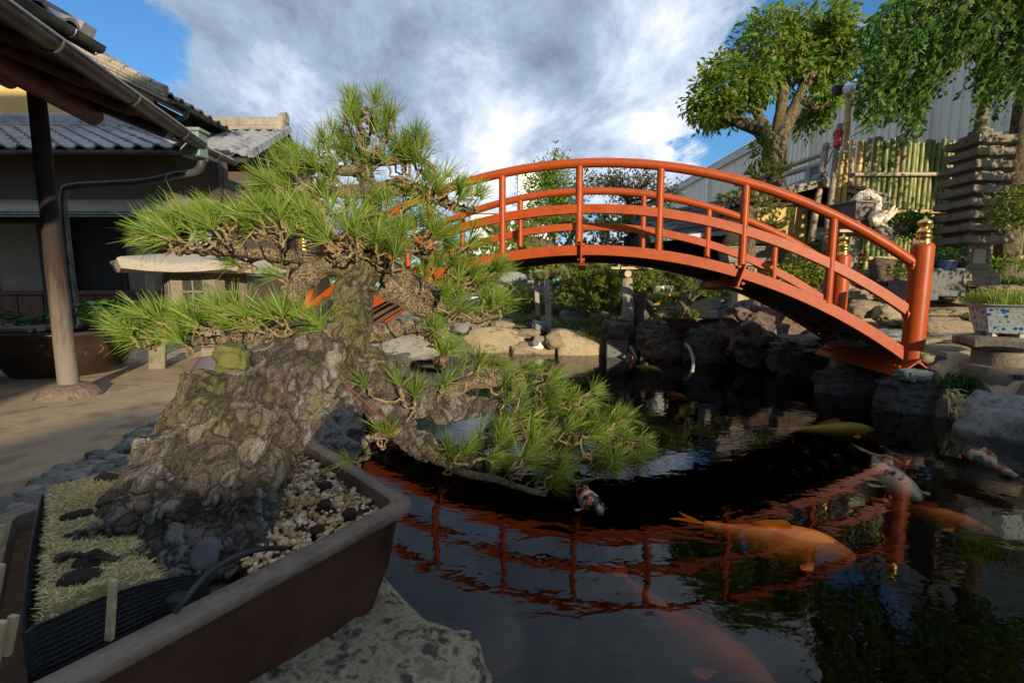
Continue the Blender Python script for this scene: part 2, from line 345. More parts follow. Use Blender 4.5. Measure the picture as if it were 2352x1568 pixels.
mixc = N(nt, 'ShaderNodeMixRGB'); nt.links.new(mask.outputs[0], mixc.inputs[0]); L(nt, skt, 0, mixc, 1); L(nt, ccol, 0, mixc, 2)
L(nt, mixc, 0, bg, 'Color')
scene.view_settings.view_transform = 'Standard'; scene.view_settings.look = 'None'; scene.view_settings.exposure = .5
scene.render.engine = 'CYCLES'
scene.cycles.use_denoising = True; scene.cycles.max_bounces = 6; scene.cycles.adaptive_threshold = .015; scene.cycles.diffuse_bounces = 2; scene.cycles.transparent_max_bounces = 8
scene.cycles.use_adaptive_sampling = True
# ---------------------------------------------------------------- ground and pond
POND = [(-.12,.45),(2.6,.4),(3.2,1.3),(3.5,2.5),(3.5,3.2),(3.25,3.7),(3.35,4.4),(3.45,5.3),(3.35,6.1),(2.75,6.25),(1.75,6.65),(.9,7.1),(-.5,7.7),(-1.2,7.2),(-1.7,6.5),(-1.8,5.0),(-1.65,3.8),(-1.3,2.5),(-1.0,1.75),(-.7,1.3),(-.3,1.0)]
def pond_sd(x, y):                 # signed distance, negative inside
    best = 1e9; ins = False; n = len(POND)
    for i in range(n):
        ax, ay = POND[i]; bx, by = POND[(i+1)%n]
        dx, dy = bx-ax, by-ay
        t = max(0, min(1, ((x-ax)*dx+(y-ay)*dy)/(dx*dx+dy*dy)))
        best = min(best, math.hypot(x-ax-t*dx, y-ay-t*dy))
        if (ay > y) != (by > y) and x < (bx-ax)*(y-ay)/(by-ay)+ax: ins = not ins
    return -best if ins else best
def sstep(a, b, x):
    t = max(0, min(1, (x-a)/(b-a))); return t*t*(3-2*t)
def ground_h(x, y):
    h = .3
    h += .1*sstep(2.8, 3.6, x)*sstep(2.5, 4, y)+.1*sstep(3.2, 3.5, x)*sstep(3.72, 4.0, y)
    h += (.04+.55*sstep(7.6, 10.2, y))*sstep(-2.2, -.6, x)*sstep(6.2, 7., y)*(1-sstep(3.6,4.6,x))
    h += .85*sstep(3.2, 4.6, x)*sstep(5.6, 7.6, y)
    h += .25*sstep(7.5, 12, y)*sstep(3, 5, x)
    return h
def terrain():
    def axis(lo, hi, step, far):
        a = list(np.arange(lo, hi, step)); l = []; d = step
        x = lo
        while x > -far: d *= 1.6; x -= d; l.append(x)
        r = []; d = step; x = a[-1]
        while x < far: d *= 1.6; x += d; r.append(x)
        return l[::-1]+a+r
    xs = axis(-5, 9, .11, 400); ys = axis(-.5, 12, .11, 400)
    vs = []; fs = []; mi = []
    for y in ys:
        for x in xs:
            h = ground_h(x, y)
            if -4 < x < 6 and -.5 < y < 9:
                s = pond_sd(x, y)-(.22*sstep(2.6,3.6,y)+.3*sstep(6,6.8,y))*(1 if x > -1 or y > 4.5 else 0)
                h = h + (-.95-h)*sstep(.12, -.14, s)
                if s > .05: h += .012*noise.noise(Vector((x*2.5, y*2.5, 0)))*(2 if y > 6 else 1)
            vs.append((x, y, h))
    nx = len(xs)
    for j in range(len(ys)-1):
        for i in range(nx-1):
            fs.append((j*nx+i, j*nx+i+1, (j+1)*nx+i+1, (j+1)*nx+i))
            cx_, cy_ = (xs[i]+xs[i+1])/2, (ys[j]+ys[j+1])/2
            gz = sum(vs[q][2] for q in fs[-1])/4
            if gz < -.5: mi.append(2)
            elif gz < .27: mi.append(3)
            elif cy_ > 6.3 and cx_ > -2.3 and cy_ < 14: mi.append(1)
            else: mi.append(0)
    me = bpy.data.meshes.new('ground'); me.from_pydata(vs, [], fs)
    bed = mat('pond_bed', (.012,.012,.008), (.03,.028,.018), 3, .9)
    for q in (m_sand, m_soil, bed, m_stone_brown): me.materials.append(q)
    me.polygons.foreach_set('material_index', mi); me.polygons.foreach_set('use_smooth', [True]*len(fs)); me.update()
    struct(link('ground', me))
terrain()
def water():
    m, nt, bs = newmat('pond_water'); out = nt.nodes['Material Output']; nt.nodes.remove(bs)
    tc = N(nt, 'ShaderNodeTexCoord')
    mp = N(nt, 'ShaderNodeMapping'); mp.inputs['Scale'].default_value = (1, 1.5, 1); L(nt, tc, 'Object', mp, 0)
    a = N(nt, 'ShaderNodeTexNoise', i_Scale=4.2, i_Detail=2.5, i_Roughness=.5, i_Distortion=.6); L(nt, mp, 0, a, 'Vector')
    b = N(nt, 'ShaderNodeTexNoise', i_Scale=17, i_Detail=2, i_Roughness=.45, i_Distortion=.4); L(nt, mp, 0, b, 'Vector')
    ad = N(nt, 'ShaderNodeMath', operation='MULTIPLY_ADD', i_1=.22); L(nt, b, 'Fac', ad, 0); L(nt, a, 'Fac', ad, 2)
    bp = N(nt, 'ShaderNodeBump', i_Strength=.14, i_Distance=.012); L(nt, ad, 0, bp, 'Height')
    fr = N(nt, 'ShaderNodeFresnel', i_IOR=1.33); L(nt, bp, 0, fr, 'Normal')
    gl = N(nt, 'ShaderNodeBsdfGlossy', i_Roughness=.0); L(nt, bp, 0, gl, 'Normal'); gl.inputs['Color'].default_value = (.95,.97,1,1)
    tr = N(nt, 'ShaderNodeBsdfTransparent'); tr.inputs['Color'].default_value = (.97,.97,.93,1)
    mx = N(nt, 'ShaderNodeMixShader'); L(nt, fr, 0, mx, 0); L(nt, tr, 0, mx, 1); L(nt, gl, 0, mx, 2)
    L(nt, mx, 0, out, 'Surface')
    va = N(nt, 'ShaderNodeVolumeAbsorption'); va.inputs['Color'].default_value = (.62,.5,.22,1); va.inputs['Density'].default_value = 2.3
    L(nt, va, 0, out, 'Volume')
    mb = MB().box((1., 4.2, -.6), (7., 8.4, 1.2)); struct(mb.build('pond_water', m, sharp=0))
water()
# ---------------------------------------------------------------- rocks
def rock_mesh(name, seed, sub, boxy=.8, rough=.22, fine=.06, strata=0.):
    bm = bmesh.new(); bmesh.ops.create_icosphere(bm, subdivisions=sub, radius=1)
    o = Vector((seed*7.3, seed*3.1, seed*1.7))
    for v in bm.verts:
        p = v.co.copy()
        q = Vector([math.copysign(abs(c)**boxy, c) for c in p])
        d = rough*noise.fractal(p*1.1+o, 1., 2., 3) + fine*noise.fractal(p*4+o, .9, 2.1, 5)
        c = noise.voronoi(p*1.5+o)[0]; d += -.25*rough*(c[1]-c[0]-.3)
        if strata: d += strata*abs(noise.noise(Vector((p.x*1.2, p.y*1.2, p.z*7))+o))
        v.co = q*(1+d)
    me = bpy.data.meshes.new(name); bm.to_mesh(me); bm.free()
    me.polygons.foreach_set('use_smooth', [True]*len(me.polygons)); me.materials.append(m_stone_grey); return me
ROCKS = [rock_mesh('rock', i, 4, (.85,.7,.6,.9,.65,.8)[i], .3, .08) for i in range(6)]
PEBBLE = [rock_mesh('pebble', 20+i, 3, .8, .26, .04) for i in range(4)]
LAVA = [rock_mesh('lava', 40+i, 5, .75, .24, .2) for i in range(3)]
STRATA = [rock_mesh('strata', 60+i, 5, .6, .3, .12, .22) for i in range(3)]
_rk = [0]
def rock(loc, size, m, label, cat='rock', proto=None, rot=None, group=None, name='rock'):
    _rk[0] += 1; k = _rk[0]; rnd = random.Random(k*13)
    me = (proto or ROCKS)[k % len(proto or ROCKS)]
    o = bpy.data.objects.new(name, me); COL.objects.link(o)
    o.location = loc; o.scale = size; o.rotation_euler = rot if rot is not None else (rnd.uniform(-.15,.15), rnd.uniform(-.15,.15), rnd.uniform(0, 6.28) if abs(size[0]-size[1]) < .3*size[0] else rnd.uniform(-.15,.15))
    o.material_slots[0].link = 'OBJECT'; o.material_slots[0].material = m
    tag(o, label, cat, group); return o
# ---------------------------------------------------------------- red arched bridge
A0, A1 = V(3.5, 4.0, 0), V(-2.17, 4.9, 0)
AX = (A1-A0).normalized(); NB = Vector((0,0,1)).cross(AX); NB = NB if NB.y > 0 else -NB   # towards the far rail
BW = 1.25; LEN = (A1-A0).length; SAG = .97; RAD = (LEN*LEN/4+SAG*SAG)/(2*SAG)
def arc(t, dz=0., off=0.):
    s = (t-.5)*LEN
    return A0 + AX*(t*LEN) + NB*off + V(0,0, .5 + math.sqrt(RAD*RAD-s*s)-(RAD-SAG) + dz)
def arc_n(t):
    d = (arc(min(1,t+.01))-arc(max(0,t-.01))).normalized(); return d, NB.cross(d) if NB.cross(d).z > 0 else -NB.cross(d)
TS = [i/48 for i in range(49)]
bridge = thing('arched_bridge', 'red lacquered arched footbridge with round handrails spanning the koi pond', 'bridge', (.67,4.45,.4))
def section(mb, dz, off, wd, ht, ts=TS):
    rings = []
    for t in ts:
        d, n = arc_n(t); c = arc(t, dz, off)
        rings.append([c+NB*a*wd/2+n*b*ht/2 for a, b in ((-1,-1),(1,-1),(1,1),(-1,1))])
    mb.loft(rings)
for off in (0., BW):
    mb = MB(); section(mb, -.048, off, .05, .096); mb.build('girder', m_red, bridge, bevel=.004)
    mb = MB(); section(mb, .335, off, .055, .085); mb.build('middle_rail', m_red, bridge, bevel=.004)
    mb = MB(); mb.tube([arc(t, .755, off) for t in TS], .043, 20); mb.build('handrail', m_red, bridge)
    for k in range(7):
        t = .119+.1287*k; a = arc(t, -.005, off); b = arc(t, .755, off)
        mb = MB().tube([a, b], .034, 18); mb.build('baluster', m_red, bridge)
    for t, sgn in ((0, -1), (1, 1)):
        c = A0+AX*(t*LEN+sgn*.03)+NB*off
        c = V(c.x, c.y, 0)
        r = .082
        po = MB().lathe([(r,.4),(r,1.405),(r*.97,1.425),(r*.8,1.44),(.02,1.442)], c, 32).build('end_post', m_red, bridge, sharp=50)
        rr = .056
        prof = [(rr*1.04,1.438),(rr*1.04,1.45),(rr*.97,1.455),(rr*.97,1.485),(rr*1.03,1.488),(rr*1.03,1.497),(rr*.95,1.5),(rr*.93,1.528),(rr*.98,1.531),(rr*.98,1.541),(rr*.9,1.545),(rr*.8,1.562),(rr*.55,1.572),(rr*.5,1.58),(rr*.62,1.588),(rr*.92,1.602),(rr*.97,1.615),(rr*.85,1.63),(rr*.5,1.643),(rr*.22,1.652),(rr*.1,1.668),(.001,1.672)]
        MB().lathe(prof, c, 32).build('brass_finial', m_gold, po, sharp=50)
        for dz, rad in ((.755,.049),(.335,.045)):   # weld collars where the rails meet the post
            p = arc(t, dz, off); d = AX*(-sgn)
            q = c+V(0,0,p.z)+d*(r-.008)
            MB().tube([q, q+d*.014], rad, 14).build('weld_collar', m_red, po)
# deck boards
mb = MB(); nb = 46
for i in range(nb):
    t = (i+.5)/nb; d, n = arc_n(t); c = arc(t, -.03, BW/2); rot = Matrix((d, NB, n)).transposed()
    mb.box(c, (LEN/nb*1.12-.012, BW-.06, .03), rot)
mb.build('deck', m_under, bridge)
mb = MB()
for off in (.22, BW/2, BW-.22): section(mb, -.068, off, .05, .055)
mb.build('joist', m_under, bridge)
def bolt(mb, p, d): mb.tube([p, p+d*.02], .013, 6, 1); mb.tube([p+d*.02, p+d*.026], .009, 6, 1)
for t in (.25, .5, .75):
    d, n = arc_n(t)
    mb = MB()
    for off in (-.045, BW+.045):
        sg = -1 if off < 0 else 1
        rot = Matrix((d, NB, n)).transposed()
        mb.box(arc(t, -.07, off), (.016, .07, .21), rot)
        for dz in (.0, -.14):
            c = arc(t, dz, off)
            bolt(mb, c+d*.008, d); bolt(mb, c-d*.008, -d)
    mb.build('joint_flange', [m_red, m_redbolt], bridge)
    mb = MB(); a, b = arc(t, -.135, -.02), arc(t, -.135, BW+.02)
    mb.bar(a, b, .012, .1, up=n); mb.bar(a-n*.05, b-n*.05, .085, .012, up=n); mb.bar(a+n*.045, b+n*.045, .07, .01, up=n)
    for k in range(4): bolt(mb, a+NB*(.2+.05*k)-d*.006-n*.01, -d); bolt(mb, b-NB*(.2+.05*k)-d*.006-n*.01, -d)
    mb.build('cross_beam', [m_red, m_redbolt], bridge)
for t, sg in ((0, -1), (1, 1)):
    mb = MB(); o = AX*sg; e0 = A0+AX*(t*LEN)+o*(-.02); e0 = V(e0.x, e0.y, .43)
    a, b = e0-NB*.13, e0+NB*(BW+.06)
    up = (V(0,0,1)+o*.75).normalized()
    mb.bar(a-o*.05-V(0,0,.055), b-o*.05-V(0,0,.055), .24, .012, up=(V(0,0,1)-o*.8).normalized())
    mb.bar(a+o*.055-V(0,0,.02), b+o*.055-V(0,0,.02), .1, .012, up=up)
    for q in (a, b):
        s2 = 1 if q is a else -1
        for k in range(4):
            nrm = (V(0,0,1)-o*.8).normalized(); p = q+NB*s2*(.06+.055*k)-o*.07-V(0,0,.068)
            bolt(mb, p+nrm*.006, nrm)
        bolt(mb, q+NB*s2*.08+o*.01-V(0,0,.005), V(0,0,1))
    mb.build('end_plate', [m_red, m_redbolt], bridge)
# ---------------------------------------------------------------- foliage generators
def unit(a): return a/np.maximum(np.linalg.norm(a, axis=-1, keepdims=True), 1e-9)
def needles(bases, dirs, lens, k, spread, width, seed=0, along=.15, droop=.12, fwd=0.25):
    g = np.random.default_rng(seed); M = len(bases)
    B = np.repeat(np.asarray(bases, float), k, 0); D = np.repeat(unit(np.asarray(dirs, float)), k, 0); Ln = np.repeat(np.asarray(lens, float), k)
    n = M*k
    d = unit(D + spread*unit(g.normal(size=(n,3)))*g.random((n,1))**.5)
    d = unit(d + fwd*D)
    l = (Ln*g.uniform(.7, 1.12, n))[:,None]
    st = B + D*(g.random((n,1))*along)*Ln[:,None]
    side = unit(np.cross(d, unit(g.normal(size=(n,3)))))*(width/2)*g.uniform(.8,1.2,(n,1))
    bend = unit(np.cross(d, side))*l*g.normal(0, .05, (n,1)); bend[:,2] -= (droop*l*g.random((n,1)))[:,0]*.5
    mid = st + d*l*.55; tip = st + d*l + bend
    VV = np.stack([st-side*.8, st+side*.8, mid-side, mid+side, tip-side*.25, tip+side*.25], 1).reshape(-1,3)
    i = np.arange(n)[:,None]*6
    Q = np.concatenate([i+np.array([0,1,3,2]), i+np.array([2,3,5,4])], 1).reshape(-1,4)
    return VV, Q
def leafquads(pts, dirs, size, seed=0, aspect=.5, spread=.9, droop=.3, jitter=.35):
    g = np.random.default_rng(seed); n = len(pts); pts = np.asarray(pts, float)
    d = unit(unit(np.asarray(dirs, float)) + spread*g.normal(size=(n,3))*.6); d[:,2] -= droop; d = unit(d)
    s = (size*g.uniform(1-jitter, 1+jitter, n))[:,None]
    upv = unit(np.array([0,0,1.])+.8*g.normal(size=(n,3)))
    side = unit(np.cross(d, upv)); nrm = np.cross(side, d)
    mid = pts + d*s*.45 + nrm*s*.06
    tip = pts + d*s - nrm*s*.12
    VV = np.stack([pts, mid+side*s*aspect*.5, tip, mid-side*s*aspect*.5], 1).reshape(-1,3)
    Q = np.arange(n*4).reshape(-1,4); return VV, Q
def ico(sub):
    bm = bmesh.new(); bmesh.ops.create_icosphere(bm, subdivisions=sub, radius=1)
    v = np.array([q.co[:] for q in bm.verts]); f = np.array([[q.index for q in fc.verts] for fc in bm.faces]); bm.free(); return v, f
def scatter_pebbles(pts, sizes, seed=0, sub=1, flat=.7):
    g = np.random.default_rng(seed); v, f = ico(sub); n = len(pts)
    out = []; 
    for p, s in zip(pts, sizes):
        a = g.uniform(0, 6.28); sc = np.array([g.uniform(.8,1.35), g.uniform(.7,1.), flat*g.uniform(.8,1.15)])*s
        q = v*sc*(1+.12*g.normal(size=(len(v),1))); c, s_ = math.cos(a), math.sin(a)
        t = g.normal(0,.35); ct, stt = math.cos(t), math.sin(t)
        q = q@np.array([[1,0,0],[0,ct,stt],[0,-stt,ct]])@np.array([[c,s_,0],[-s_,c,0],[0,0,1]]); out.append(q+p)
    VV = np.concatenate(out); FF = (f[None]+np.arange(n)[:,None,None]*len(v)).reshape(-1,3); return VV, FF
def islandmat(name, cols, rough=.9, bump=.5, bscale=200):
    m, nt, bs = newmat(name); bs.inputs['Roughness'].default_value = rough
    g = N(nt, 'ShaderNodeNewGeometry'); rp = ramp(nt, [(i/(len(cols)-1), c) for i, c in enumerate(cols)]); L(nt, g, 'Random Per Island', rp, 0)
    tc = N(nt, 'ShaderNodeTexCoord'); n1 = N(nt, 'ShaderNodeTexNoise', i_Scale=bscale, i_Detail=6); L(nt, tc, 'Object', n1, 'Vector')
    mx = N(nt, 'ShaderNodeMixRGB', blend_type='OVERLAY', i_Fac=.6); L(nt, rp, 0, mx, 1); L(nt, n1, 'Fac', mx, 2); L(nt, mx, 0, bs, 'Base Color')
    bp = N(nt, 'ShaderNodeBump', i_Strength=bump, i_Distance=.004); L(nt, n1, 'Fac', bp, 'Height'); L(nt, bp, 0, bs, 'Normal'); return m
m_gravel = islandmat('pumice_gravel', [(.66,.53,.34), (.42,.23,.085), (.78,.66,.46), (.5,.3,.12), (.4,.22,.08), (.82,.72,.52)])
m_drymoss = islandmat('dry_moss_fibres', [(.5,.4,.16), (.72,.58,.29), (.6,.47,.2), (.38,.34,.12), (.76,.62,.36)], bump=.1)
m_cake = mat('fertiliser_cake', (.03,.018,.012), (.09,.055,.035), 30, .95, 1., 60, bdist=.006)
# ---------------------------------------------------------------- the bonsai pine
def nodes(lst): return smooth_path([tuple(P(x, y, Y))+(r*Y/F,) for x, y, Y, r in lst], 6)
def ptube(mb, lst, seg=10, wob=0., caps=True):
    q = nodes(lst); pts = [Vector(a[:3]) for a in q]
    if wob: pts = [p+Vector((noise.noise(p*25), noise.noise(p*25+V(9,9,9)), noise.noise(p*25+V(5,1,7))))*wob for p in pts]
    mb.tube(pts, [max(.0012, a[3]) for a in q], seg, caps=caps, jit=.1); return pts
bon = thing('bonsai_pine', 'old black pine bonsai with thick mossy trunk and wired needle pads in foreground', 'bonsai tree', P(440,1290,.82))
mb = MB()
ptube(mb, [(420,1400,.71,185),(428,1280,.765,185),(462,1150,.81,172),(540,1015,.87,148),(612,915,.93,130),(700,840,.96,112),(765,770,.98,78),(800,710,1.0,58),(825,640,1.02,46),(848,570,1.04,36),(850,500,1.05,30),(850,430,1.06,23),(825,370,1.07,15),(838,310,1.08,8)], 20)
ptube(mb, [(560,960,.88,110),(520,900,.87,92),(515,850,.87,74)], 16)
ptube(mb, [(700,850,.98,95),(790,850,1.0,84),(870,880,1.03,66),(950,920,1.07,46),(1050,935,1.12,33),(1150,930,1.18,18)], 14)
ptube(mb, [(850,900,1.0,48),(900,960,.99,38),(950,1015,1.0,30),(1040,1055,1.04,24),(1160,1065,1.09,18),(1280,1060,1.12,12),(1380,1055,1.14,7)], 12)
ptube(mb, [(520,900,.95,85),(468,985,.92,85),(410,1065,.89,78),(335,1150,.86,56),(270,1205,.82,30)], 16)
def proot(lst):
    q = smooth_path([tuple(PZ(x, y, z))+(r*PZ(x, y, z).y/F,) for x, y, z, r in lst], 6)
    mb.tube([Vector(a[:3])+V(0, a[3]*.6, 0) for a in q], [a[3] for a in q], 12)
for r in ([(430,1200,.64,75),(340,1215,.665,46),(250,1222,.69,28),(180,1228,.69,17),(135,1245,.67,9)], [(430,1240,.63,75),(385,1300,.635,46),(365,1335,.625,26),(365,1355,.605,12)], [(480,1230,.63,65),(550,1255,.63,40),(600,1268,.615,20),(615,1268,.6,10)],
          [(470,1250,.62,70),(455,1310,.625,42),(430,1345,.615,24),(415,1365,.6,10)], [(530,1150,.66,55),(585,1200,.635,38),(625,1235,.605,18)], [(420,1140,.67,70),(310,1140,.69,46),(260,1170,.69,26),(225,1195,.675,13)], [(520,1250,.63,45),(530,1295,.625,30),(505,1320,.605,16)], [(380,1270,.65,34),(270,1285,.685,18),(190,1275,.7,12),(130,1285,.69,9),(118,1310,.675,7)]):
    proot(r)
o = mb.build('trunk', m_bark, bon)
o.modifiers.new('r', 'REMESH').voxel_size = .0034
sm_ = o.modifiers.new('s', 'SMOOTH'); sm_.factor = .6; sm_.iterations = 30
dg = bpy.context.evaluated_depsgraph_get(); me = bpy.data.meshes.new_from_object(o.evaluated_get(dg)); o.modifiers.clear(); o.data = me
def carve(me):
    n = len(me.vertices); co = np.empty(n*3, np.float32); me.vertices.foreach_get('co', co); co = co.reshape(-1,3)
    no = np.empty(n*3, np.float32); me.vertices.foreach_get('normal', no); no = no.reshape(-1,3)
    a = R(-28); c_, s_ = math.cos(a), math.sin(a); out = np.empty_like(co); pl = np.empty(n, np.float32); ed = np.empty(n, np.float32)
    for i in range(n):
        x, y, z = (float(t) for t in co[i]); w3 = noise.noise_vector(Vector((x*16, y*16, z*12)))*.9+noise.noise_vector(Vector((x*55, y*55, z*40)))*.5
        w3.z *= .22; q = Vector(((x*c_+z*s_)*46, y*46, (-x*s_+z*c_)*13))+w3
        D2 = noise.voronoi(q*.42+w3*.25)[0]; e2 = min(1, (D2[1]-D2[0])/.13); d, p = noise.voronoi(q); e = d[1]-d[0]; t = min(1, e/.16); t = t*t*(3-2*t); sl = max(-1, min(1, (q.z-p[0][2])*1.1))
        k = math.sin(p[0][0]*12.98+p[0][1]*78.2+p[0][2]*37.7)*43758.5; k -= math.floor(k)
        f = noise.fractal(Vector((x*60, y*60, z*34)), .8, 2.1, 4); big = noise.fractal(Vector((x*13, y*13, z*9)), 1., 2., 2)
        t = min(t, .25+.75*e2); h = .005*e2-.006+.0048*t+.0034*k*t-.0042*sl*t+.0022*f+.012*big+.003*noise.noise(Vector((x*34, y*34, z*26)))-.004
        out[i] = co[i]+no[i]*h; pl[i] = k; ed[i] = t*(.35+.65*e2)
    me.vertices.foreach_set('co', out.ravel())
    for nm, ar in (('plate', pl), ('edge', ed)): me.attributes.new(nm, 'FLOAT', 'POINT').data.foreach_set('value', ar)
    me.polygons.foreach_set('use_smooth', [True]*len(me.polygons)); me.update()
    if not me.materials: me.materials.append(m_bark)
carve(me)
# branches
BR = {
 'll': [(760,800,.96,30),(690,800,.93,20),(610,790,.93,16),(540,775,.92,13),(470,785,.9,10),(430,800,.87,6)],
 'll2': [(820,600,1.02,32),(745,610,1.0,27),(700,645,.98,25),(668,690,.97,20),(600,730,.95,13),(510,740,.93,9),(400,765,.91,6)],
 'lp': [(830,590,1.02,30),(740,600,1.0,20),(640,585,.98,15),(540,578,.96,13),(450,572,.95,10),(385,562,.94,6)],
 'lp2': [(800,560,1.03,16),(720,540,1.0,12),(640,540,.98,9),(560,530,.97,6)],
 'lp3': [(740,610,1.0,12),(660,610,1.0,8),(600,590,1.0,7),(555,612,1.0,5)],
 'rm': [(850,600,1.04,32),(920,640,1.06,30),(985,675,1.06,24),(1040,670,1.08,18),(1090,655,1.1,11),(1120,640,1.12,6)],
 'rm2': [(840,540,1.04,22),(920,560,1.07,17),(990,590,1.09,14),(1060,585,1.1,9)],
 'ru': [(850,450,1.06,24),(920,430,1.08,19),(985,450,1.1,14),(1045,475,1.12,9),(1100,490,1.13,5)],
 'ul': [(850,440,1.06,18),(770,440,1.04,12),(700,450,1.02,9),(640,455,1.01,6)],
 'ul2': [(830,390,1.07,14),(760,390,1.06,10),(700,370,1.05,6)],
 'ur': [(835,360,1.07,14),(890,370,1.08,11),(950,365,1.09,8),(1000,390,1.1,5)],
 'ut': [(838,320,1.08,9),(820,280,1.08,6),(840,250,1.08,4)],
 'rl': [(880,650,1.03,30),(950,700,1.05,22),(1010,725,1.06,15),(1080,730,1.08,9),(1140,725,1.1,5)],
 'rl2': [(790,745,1.0,34),(860,770,1.02,24),(930,750,1.04,18),(985,765,1.05,12),(1010,790,1.04,9),(1020,825,1.03,6)],
 'lr': [(1000,930,1.1,26),(1080,880,1.14,16),(1180,880,1.18,12),(1290,920,1.2,9),(1380,970,1.18,6)],
 'lr2': [(1040,1055,1.04,18),(1150,1010,1.1,12),(1280,990,1.14,9),(1400,1010,1.15,6)],
 'lr3': [(960,1020,1.0,14),(1040,1075,.99,11),(1140,1105,.99,8),(1250,1135,.98,6)],
 'lr4': [(930,990,.98,12),(870,1000,.97,10),(840,1010,.96,9),(845,1045,.95,6),(820,1060,.94,4)],
 'lr5': [(1200,1065,1.09,12),(1300,1050,1.1,9),(1400,1060,1.12,7),(1450,1050,1.13,4)],
}
BP = {}
for k, lst in BR.items():
    mb = MB(); BP[k] = ptube(mb, lst, 10, wob=.006); mb.build('branch', m_branch, bon)
def coil(k, i0, i1, r, turns):
    pts = BP[k][i0:i1]; n = turns*10; q = []
    for i in range(n+1):
        f = i/n*(len(pts)-1); a = min(int(f), len(pts)-2); c = pts[a].lerp(pts[a+1], f-a); t = (pts[a+1]-pts[a]).normalized()
        u = t.cross(V(0,0,1)).normalized(); w_ = t.cross(u); ph = 2*math.pi*i/10
        q.append(c+(u*math.cos(ph)+w_*math.sin(ph))*r*(1-.45*i/n))
    MB().tube(q, .0022, 6).build('training_wire', m_wire, bon)
coil('lp', 8, 28, .019, 8); coil('rm', 6, 26, .027, 7); coil('ru', 6, 24, .018, 7); coil('rl2', 6, 24, .022, 6); coil('ll', 6, 24, .017, 6); coil('lr2', 4, 18, .018, 6); coil('ul', 6, 18, .012, 6); coil('lr4', 2, 20, .013, 5)
q = smooth_path([tuple(P(*a)) for a in ((640,752,.9),(690,742,.9),(730,728,.92),(765,690,.96))], 6); MB().tube(q, .004, 8).build('training_wire', m_wire, bon)
MB().tube([P(705,765,.88), P(760,850,.92), P(850,935,.93), P(905,985,.96)], .0014, 6).build('tie_string', mat('rust_string', (.12,.03,.02), (.2,.05,.03), 30, .7), bon)
PADS = [  # name, branch keys, ellipses (cx, cy, rx, ry, Y, n), outward centre x
 (('ut','ur','ul2'), [(840,296,72,40,1.08,14),(850,350,115,45,1.07,15),(720,365,55,28,1.05,9),(950,375,55,32,1.09,9),(690,410,45,25,1.03,7),(800,405,80,28,1.06,9),(1000,425,45,18,1.1,5)], 850),
 (('ul',), [(650,440,35,14,1.01,6),(760,470,80,18,1.03,8)], 850),
 (('ru',), [(1065,468,38,15,1.12,6),(960,450,55,18,1.09,5),(900,480,50,20,1.06,5)], 850),
 (('lp','lp2','lp3'), [(385,555,38,20,.94,9),(470,530,48,28,.95,10),(560,520,60,40,.96,13),(660,525,58,38,.97,12),(770,535,75,45,.96,15),(560,607,28,8,1.0,3),(640,640,20,6,.98,2)], 800),
 (('rm2',), [(870,555,60,38,.98,10),(960,545,40,22,1.06,6),(1045,570,55,28,1.1,9)], 850),
 (('rm',), [(1000,640,50,20,1.06,6),(1075,635,55,25,1.1,11),(1110,670,28,18,1.12,4),(880,605,45,16,.96,4)], 850),
 (('ll','ll2'), [(330,775,42,24,.9,9),(420,758,58,32,.9,12),(437,802,3,3,.83,2),(520,742,58,28,.92,10),(600,752,48,24,.92,8),(680,745,45,18,.93,7),(750,765,26,10,.95,4)], 800),
 (('rl','rl2'), [(1030,708,48,24,1.05,8),(1120,712,44,25,1.1,7),(1005,775,32,14,1.04,4),(1018,818,14,10,1.02,4)], 850),
 (('lr','lr2','lr5','lr3'), [(1095,850,70,20,1.16,8),(1200,878,85,28,1.2,14),(1300,930,75,33,1.19,13),(1180,950,75,28,1.12,7),(1380,978,48,28,1.16,8),(1440,1040,34,28,1.13,9),(1300,1015,85,38,1.1,13),(1150,1030,85,38,1.05,11),(1050,1058,55,28,1.0,7),(1200,1088,95,24,1.0,9),(1365,1080,42,18,1.07,5),(1255,1122,20,5,.98,2)], 950),
 (('lr4',), [(850,905,40,12,.97,4),(940,915,38,18,1.0,5),(885,1012,14,8,.96,2),(816,1058,3,3,.94,1),(1000,900,30,14,1.05,3)], 900),
]
rnd = random.Random(5)
